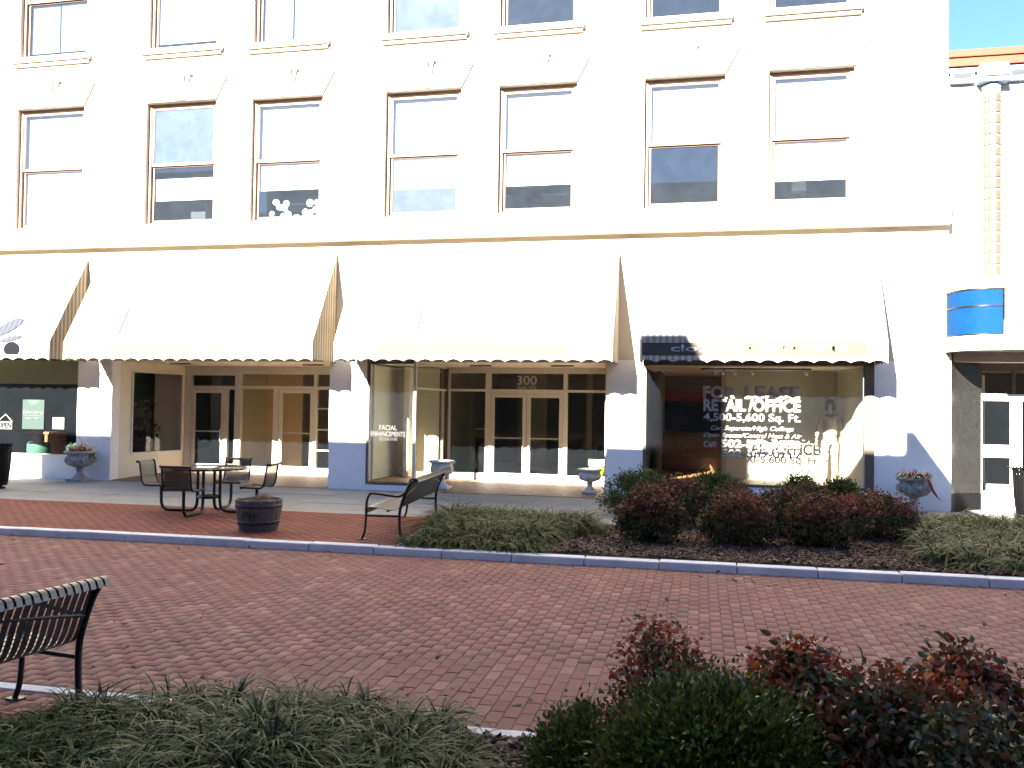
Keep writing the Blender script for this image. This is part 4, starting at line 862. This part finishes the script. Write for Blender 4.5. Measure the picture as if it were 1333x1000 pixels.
skinm=mat('mannequin_skin',(.30,.18,.12),.5,.05,5); top=mat('cream_knit',(.27,.21,.145),.9,.1,30,.4,120); hairm=mat('dark_wig',(.008,.006,.005),.8,.2,60,spec=.1)
V,E,RR,add=skinbag(); H=1.76
pel=add((0,0,.94),(.15,.10)); wa=add((0,.0,1.10),(.115,.085),pel); ch=add((0,0,1.29),(.14,.095),wa); nb_=add((0,.0,1.44),(.06,.055),ch); ne=add((0,-.01,1.52),(.045,.045),nb_); he=add((0,-.02,1.62),(.072,.085),ne); hc=add((0,-.01,1.72),(.055,.065),he)
for s in(-1,1):
    sh=add((s*.165,0,1.41),(.05,.048),ch); el=add((s*.235,.02,1.13),(.038,.036),sh); wr=add((s*.27,-.04,.90),(.026,.024),el); hn=add((s*.275,-.05,.84),(.030,.016),wr)
    for q,(dx,dl) in enumerate(((-.03,.075),(-.01,.085),(.01,.08),(.028,.065))):
        f=add((s*.275+.0,-.05+dx,.79),(.009,.008),hn); add((s*.272,-.06+dx,.79-dl*.7),(.007,.007),f)
    th=add((s*.265-s*.02,-.085,.82),(.010,.009),hn); add((s*.25,-.11,.785),(.008,.008),th)
    hp=add((s*.085,0,.86),(.085,.085),pel); kn=add((s*.09,-.03,.50),(.055,.055),hp); an=add((s*.09,.02,.10),(.034,.036),kn); to=add((s*.10,-.10,.035),(.035,.022),an); add((s*.105,-.16,.025),(.025,.016),to)
skin('body',V,E,RR,skinm,mq)
m=MB(); m.ball((0,-.106,1.615),.011,.014,.02,8); m.ball((0,-.098,1.575),.022,.008,.006,8)
for s in(-1,1): m.ball((s*.028,-.098,1.645),.012,.006,.006,8); m.ball((s*.076,-.01,1.62),.01,.018,.028,8)
m.build('face',mat('face_detail',(.30,.14,.10),.5),mq)
m=MB(); m.lathe([(.0,1.765),(.05,1.758),(.085,1.72),(.102,1.65),(.105,1.58),(.095,1.53),(.085,1.535),(.088,1.6),(.08,1.68)],(0,.012,0),24,0,-math.pi*.34,math.pi*1.34); m.ball((0,.0,1.71),.088,.10,.065,12); m.build('hair',hairm,mq)
V,E,RR,add=skinbag(); a=add((0,0,.93),(.18,.125)); b=add((0,0,1.10),(.155,.11),a); c=add((0,0,1.30),(.16,.11),b); d=add((0,0,1.43),(.075,.065),c)
for s in(-1,1): sh=add((s*.17,0,1.405),(.065,.06),c); el=add((s*.238,.02,1.13),(.055,.052),sh); wr=add((s*.27,-.035,.93),(.042,.04),el)
skin('blouse',V,E,RR,top,mq)
m=MB()
for i in range(15):
    a=math.pi*(1.12+.76*i/14); m.ball((.085*math.cos(a),.03+.12*math.sin(a),1.405+.03*abs(i-7)/7),.018,.014,.020,6)
m.build('necklace',blackm,mq)
pt=bpy.data.materials.new('patterned_cloth'); pt.use_nodes=True; N,L=nodes(pt); vo=N.new('ShaderNodeTexVoronoi'); vo.inputs['Scale'].default_value=16; vo.feature='DISTANCE_TO_EDGE'; g=N.new('ShaderNodeNewGeometry'); L.new(g.outputs['Position'],vo.inputs['Vector']); r=N.new('ShaderNodeValToRGB'); r.color_ramp.interpolation='CONSTANT'; r.color_ramp.elements[0].color=(.05,.05,.04,1); r.color_ramp.elements[1].position=.09; r.color_ramp.elements[1].color=(.6,.57,.48,1); L.new(vo.outputs['Distance'],r.inputs[0]); L.new(r.outputs[0],N['Principled BSDF'].inputs['Base Color'])
V,E,RR,add=skinbag(); a=add((0,0,.96),(.155,.11))
for s in(-1,1): hp=add((s*.09,0,.84),(.10,.10),a); kn=add((s*.092,-.03,.50),(.072,.072),hp); an=add((s*.092,.01,.12),(.052,.055),kn)
skin('trousers',V,E,RR,pt,mq)

# ================================================================ PLANTS
def leaves(name,parent,m,P,Nn,L,W,tone,fold=.25,curl=.2):
    """P base points, Nn leaf directions; each leaf = 2 quads folded along the midrib (6 verts)"""
    n=len(P); D=Nn/np.linalg.norm(Nn,axis=1,keepdims=True)
    rnd=RNG.normal(size=(n,3)); S=np.cross(D,rnd); S/=np.linalg.norm(S,axis=1,keepdims=True)+1e-9; U=np.cross(S,D)
    U=np.where(U[:,2:3]<0,-U,U); S=np.cross(D,U)
    L=L[:,None];W=W[:,None]
    b=P; t=P+D*L-U*L*curl*.6; c=P+D*L*.5+U*L*curl*.25
    a1=P+D*L*.26+U*L*curl*.15; a2=P+D*L*.66+U*L*curl*.15
    l1=a1+S*W*.9+U*W*fold; r1=a1-S*W*.9+U*W*fold; l2=a2+S*W*.82+U*W*fold; r2=a2-S*W*.82+U*W*fold
    V=np.stack([b,l1,l2,t,r2,r1,c],1)
    F=(np.array([[0,6,2,1],[0,5,4,6],[6,4,3,2]])[None]+7*np.arange(n)[:,None,None]).reshape(-1,4)
    return quads_obj(name,V.reshape(-1,3),F,np.repeat(tone,3),m,parent)
def shrub(name,label,group,loc,rx,ry,h,m,n,L,W,kind='nandina',red=.5,nstem=26,seed=0,lump=.25,twist=0):
    """stems from the base, leaf whorls crowded on an uneven lumpy shell with gaps, plus some inner leaves"""
    t=thing(name,label,'shrub',loc,twist,group); rg=np.random.default_rng(seed+5)
    K=rg.normal(size=(14,3)); K[:,2]=np.abs(K[:,2]); K/=np.linalg.norm(K,axis=1,keepdims=True); A=rg.uniform(-lump,lump,14)
    nt=max(30,n//(22 if kind=='nandina' else 55)); d=rg.normal(size=(nt,3)); d[:,2]=np.abs(d[:,2])*1.2-.5; d/=np.linalg.norm(d,axis=1,keepdims=True)
    f=1+np.sum(A[None]*np.exp(6*(d@K.T-1)),1); f*=np.where(rg.random(nt)<.25,rg.uniform(.45,.85,nt),rg.uniform(.86,1.06,nt)); f=np.minimum(f,1.12)
    T=np.stack([d[:,0]*rx*f,d[:,1]*ry*f,h*.42+d[:,2]*h*.58*f],1); T[:,2]=np.maximum(T[:,2],.03)
    stems=MB()
    for i in rg.choice(nt,min(nstem,nt),replace=False):
        p=T[i]; bx=rg.normal(0,.05,2); stems.tube([(bx[0],bx[1],0),(p[0]*.45+bx[0],p[1]*.45+bx[1],p[2]*.55),(p[0]*.9,p[1]*.9,p[2]*.97)],[.009,.006,.003],5,caps=False)
    stems.build('stem',bark,t)
    k=n//nt; P=np.repeat(T,k,0); dd=np.repeat(d,k,0); N_=len(P)
    spread=(.05 if kind=='nandina' else .052)*(1 if h>.45 else .8)
    off=rg.normal(0,spread,(N_,3)); P=P+off-dd*np.abs(rg.normal(0,spread*.8,(N_,1))); P[:,2]=np.maximum(P[:,2],.01)
    if kind=='nandina': dirs=dd*.5+rg.normal(0,.6,(N_,3))+np.array([0,0,-.25])
    else: dirs=dd*.9+rg.normal(0,.45,(N_,3))+np.array([0,0,.45])
    hh=P[:,2]/h
    if kind=='nandina':
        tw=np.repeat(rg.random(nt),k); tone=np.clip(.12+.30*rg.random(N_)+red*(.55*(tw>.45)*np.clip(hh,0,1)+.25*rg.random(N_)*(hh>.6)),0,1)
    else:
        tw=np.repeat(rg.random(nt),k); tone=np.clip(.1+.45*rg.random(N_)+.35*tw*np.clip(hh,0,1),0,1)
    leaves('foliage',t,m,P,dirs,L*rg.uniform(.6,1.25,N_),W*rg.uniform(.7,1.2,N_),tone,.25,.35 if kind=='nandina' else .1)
    return t
# foreground shrubs
G1='foreground shrubs'
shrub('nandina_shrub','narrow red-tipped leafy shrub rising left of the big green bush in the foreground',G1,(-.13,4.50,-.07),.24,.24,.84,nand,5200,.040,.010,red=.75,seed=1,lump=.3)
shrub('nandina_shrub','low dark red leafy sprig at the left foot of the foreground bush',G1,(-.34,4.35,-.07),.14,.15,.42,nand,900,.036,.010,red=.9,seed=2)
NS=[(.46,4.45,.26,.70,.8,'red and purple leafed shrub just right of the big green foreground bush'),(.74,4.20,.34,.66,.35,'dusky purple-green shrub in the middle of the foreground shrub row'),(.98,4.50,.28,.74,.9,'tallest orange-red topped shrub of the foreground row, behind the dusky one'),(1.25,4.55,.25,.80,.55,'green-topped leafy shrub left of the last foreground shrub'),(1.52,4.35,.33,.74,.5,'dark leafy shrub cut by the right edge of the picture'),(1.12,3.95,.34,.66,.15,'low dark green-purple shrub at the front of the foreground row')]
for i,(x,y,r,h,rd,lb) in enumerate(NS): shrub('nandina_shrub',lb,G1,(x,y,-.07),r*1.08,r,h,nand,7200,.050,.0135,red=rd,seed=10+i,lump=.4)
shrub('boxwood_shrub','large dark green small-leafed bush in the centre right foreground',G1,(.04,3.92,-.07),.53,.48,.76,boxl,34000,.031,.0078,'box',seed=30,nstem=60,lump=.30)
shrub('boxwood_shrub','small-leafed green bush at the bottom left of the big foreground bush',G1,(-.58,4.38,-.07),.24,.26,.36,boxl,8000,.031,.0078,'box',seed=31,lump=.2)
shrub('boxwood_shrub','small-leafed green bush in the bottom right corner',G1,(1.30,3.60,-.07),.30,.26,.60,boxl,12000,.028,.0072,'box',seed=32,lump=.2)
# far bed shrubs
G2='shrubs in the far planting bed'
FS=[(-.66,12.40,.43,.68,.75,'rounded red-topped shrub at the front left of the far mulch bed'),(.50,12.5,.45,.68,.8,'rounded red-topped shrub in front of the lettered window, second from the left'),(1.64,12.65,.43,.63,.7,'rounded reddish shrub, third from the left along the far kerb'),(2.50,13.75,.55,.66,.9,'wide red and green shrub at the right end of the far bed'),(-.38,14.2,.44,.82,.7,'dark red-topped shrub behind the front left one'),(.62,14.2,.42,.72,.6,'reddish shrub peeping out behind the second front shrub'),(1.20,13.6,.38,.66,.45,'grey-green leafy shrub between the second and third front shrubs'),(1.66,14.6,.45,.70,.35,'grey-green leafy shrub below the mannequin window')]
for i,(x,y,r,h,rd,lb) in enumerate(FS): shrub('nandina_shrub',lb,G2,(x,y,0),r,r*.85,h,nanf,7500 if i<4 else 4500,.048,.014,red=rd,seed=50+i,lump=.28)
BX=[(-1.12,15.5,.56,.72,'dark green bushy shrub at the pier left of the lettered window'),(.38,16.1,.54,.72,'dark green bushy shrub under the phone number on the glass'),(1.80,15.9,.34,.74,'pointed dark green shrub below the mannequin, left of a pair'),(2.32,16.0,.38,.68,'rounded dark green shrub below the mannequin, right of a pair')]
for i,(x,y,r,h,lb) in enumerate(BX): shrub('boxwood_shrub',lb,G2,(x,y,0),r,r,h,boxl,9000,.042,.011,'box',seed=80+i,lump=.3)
# liriope: arching strap leaves
def liriope(name,clumps,m,blades,Lm,W,seg,parent=None,zmin=.0,rs=3):
    rg=np.random.default_rng(rs); C=np.array(clumps); n=len(C)*blades
    c=np.repeat(C,blades,0); a=rg.uniform(0,2*np.pi,n); r0=np.abs(rg.normal(0,.05,n)); L=Lm*rg.uniform(.55,1.2,n)*c[:,3]; el=rg.uniform(.2,1.2,n)
    B=np.stack([c[:,0]+r0*np.cos(a),c[:,1]+r0*np.sin(a),c[:,2]],1); hd=np.stack([np.cos(a+rg.normal(0,.3,n)),np.sin(a+rg.normal(0,.3,n)),np.zeros(n)],1)
    sd=np.stack([-hd[:,1],hd[:,0],rg.normal(0,.25,n)],1); V=[]
    bend=rg.uniform(1.15,2.1,n)
    x=np.zeros(n);z=np.zeros(n); 
    for i in range(seg+1):
        f=i/seg; w=W*(1-f**2.2*.95)*rg.uniform(.9,1.1,n)/2*(.6+.8*min(f*3,1)*.5)
        p=B+hd*x[:,None]+np.array([0,0,1.])*z[:,None]; p[:,2]=np.maximum(p[:,2],zmin+.004)
        V.append(np.stack([p-sd*w[:,None],p+sd*w[:,None]],1))
        ang=el-bend*(f+.5/seg)*1.15; x=x+L/seg*np.cos(ang); z=z+L/seg*np.sin(ang)
    V=np.stack(V,1).reshape(n,-1,3)  # n,(seg+1)*2,3
    base=np.array([[2*i,2*i+1,2*i+3,2*i+2] for i in range(seg)]); F=(base[None]+(seg+1)*2*np.arange(n)[:,None,None]).reshape(-1,4)
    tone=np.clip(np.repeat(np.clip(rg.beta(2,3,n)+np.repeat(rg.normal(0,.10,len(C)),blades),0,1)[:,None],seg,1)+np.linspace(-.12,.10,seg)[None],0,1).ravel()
    o=quads_obj(name,V.reshape(-1,3),F,tone,m,parent,smooth=True); o['kind']='stuff'; return o
def scatter(n,fn,x0,x1,y0,y1,mind,rs):
    rg=random.Random(rs); P=[]; tries=0
    while len(P)<n and tries<n*60:
        tries+=1; x=rg.uniform(x0,x1); y=rg.uniform(y0,y1)
        if fn(x,y) and all((x-a)**2+(y-b)**2>mind*mind for a,b in P): P.append((x,y))
    return [(x,y,-.07 if y<6 else 0,rg.uniform(.85,1.2)) for x,y in P]
def in_near(x,y):   # outline of the groundcover in the near bed, metres
    yt=np.interp(x,[-4.4,-3.6,-3.1,-2.4,-1.8,-1.35,-1.12],[3.6,4.4,4.78,4.95,4.98,4.92,4.5]); xr=-1.18-.22*max(0,4.5-y)
    return y<yt and x<xr+(.0 if y>4.5 else .25)
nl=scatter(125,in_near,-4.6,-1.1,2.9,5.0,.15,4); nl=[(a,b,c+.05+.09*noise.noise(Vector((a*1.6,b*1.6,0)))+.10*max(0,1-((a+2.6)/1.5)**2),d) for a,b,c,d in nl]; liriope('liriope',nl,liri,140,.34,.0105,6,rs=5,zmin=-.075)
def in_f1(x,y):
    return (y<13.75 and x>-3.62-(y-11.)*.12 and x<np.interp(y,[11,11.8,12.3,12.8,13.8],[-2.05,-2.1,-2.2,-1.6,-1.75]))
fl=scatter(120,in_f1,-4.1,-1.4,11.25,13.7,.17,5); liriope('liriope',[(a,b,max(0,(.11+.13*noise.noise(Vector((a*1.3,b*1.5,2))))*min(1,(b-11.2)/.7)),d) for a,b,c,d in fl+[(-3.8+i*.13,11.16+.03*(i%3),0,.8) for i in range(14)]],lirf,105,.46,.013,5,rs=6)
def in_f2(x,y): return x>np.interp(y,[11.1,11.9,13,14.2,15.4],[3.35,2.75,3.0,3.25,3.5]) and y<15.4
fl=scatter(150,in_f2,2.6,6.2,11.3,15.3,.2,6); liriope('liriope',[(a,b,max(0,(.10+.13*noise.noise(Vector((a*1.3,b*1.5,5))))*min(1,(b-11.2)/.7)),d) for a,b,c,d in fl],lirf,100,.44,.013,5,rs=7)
# mulch chips
def chips(name,n,fn,x0,x1,y0,y1,z,rs,s=1.):
    rg=np.random.default_rng(rs); X=rg.uniform(x0,x1,n);Y=rg.uniform(y0,y1,n); k=np.array([fn(a,b) for a,b in zip(X,Y)]); X,Y=X[k],Y[k]; n=len(X)
    Z=z+.02*rg.random(n)+.015*np.sin(X*5)*np.sin(Y*4.3); a=rg.uniform(0,6.28,n); l=rg.uniform(.012,.038,n)*s; w=l*rg.uniform(.25,.5,n); tl=rg.normal(0,.35,(n,2))
    D=np.stack([np.cos(a),np.sin(a),tl[:,0]],1); S=np.stack([-np.sin(a),np.cos(a),tl[:,1]],1); C=np.stack([X,Y,Z+.006],1); l=l[:,None];w=w[:,None]; up=np.array([0,0,.005])
    V=np.stack([C-D*l-S*w*.6,C+D*l*.9-S*w,C+D*l+S*w*.8,C-D*l*.8+S*w,C-D*l-S*w*.6-up,C+D*l*.9-S*w-up,C+D*l+S*w*.8-up,C-D*l*.8+S*w-up],1)
    F=(np.array([[0,1,2,3],[0,4,5,1],[1,5,6,2],[2,6,7,3],[3,7,4,0]])[None]+8*np.arange(n)[:,None,None]).reshape(-1,4)
    o=quads_obj(name,V.reshape(-1,3),F,np.repeat(np.clip(rg.beta(2,3,n),0,1),5),mulchm); o['kind']='stuff'
def bedshape(x,y): return y<np.interp(x,[-4.2,-1.7,-1.2,6],[13.9,13.9,16.6,16.6]) and y>11.05
bb=Q('planting_bed',soil,None,(-1.3,13.99,-.12,6.4,16.35,.012)); tag(bb,kind='structure')
chips('mulch',26000,bedshape,-2.7,4.3,11.04,13.9,.0,1); chips('mulch',3500,lambda x,y:True,-1.3,6.2,13.9,16.35,.012,2,1.2)
chips('mulch',11000,lambda x,y:y<4.99,-2.9,1.9,3.7,5.0,-.075,3,1.0)
def litter(x,y): return (4.99<y<5.9 or 10.35<y<10.8) or noise.noise(Vector((x*.8,y*.8,7)))>.42
chips('leaf_litter',700,litter,-9.5,4.0,5.0,10.79,ROAD-.006,9,.9)
# a crumpled leaf on the road and few fallen leaves
def lf(x,y,s,label,c,mt):
    m=MB(); m.add([(-s,0,0),(0,-s*.6,s*.3),(s,0,.0),(0,s*.6,s*.35),(0,0,s*.05)],[(0,1,4),(1,2,4),(2,3,4),(3,0,4)]); o=m.build('fallen_leaf',mt,None); o.location=(x,y,ROAD+.004); o.rotation_euler=(0,0,x*7); tag(o,label,'leaf')
lf(-2.75,10.45,.035,'curled pale leaf lying on the road bricks by the kerb',0,mat('pale_leaf',(.5,.36,.25),.8))
lf(-3.42,5.62,.03,'brown leaf lying on the bricks right of the foreground bench',0,mat('brown_leaf',(.10,.05,.03),.8))
lf(-2.3,6.6,.022,'tiny brown leaf on the bricks in the middle of the road',0,mat('brown_leaf',(.10,.05,.03),.8))
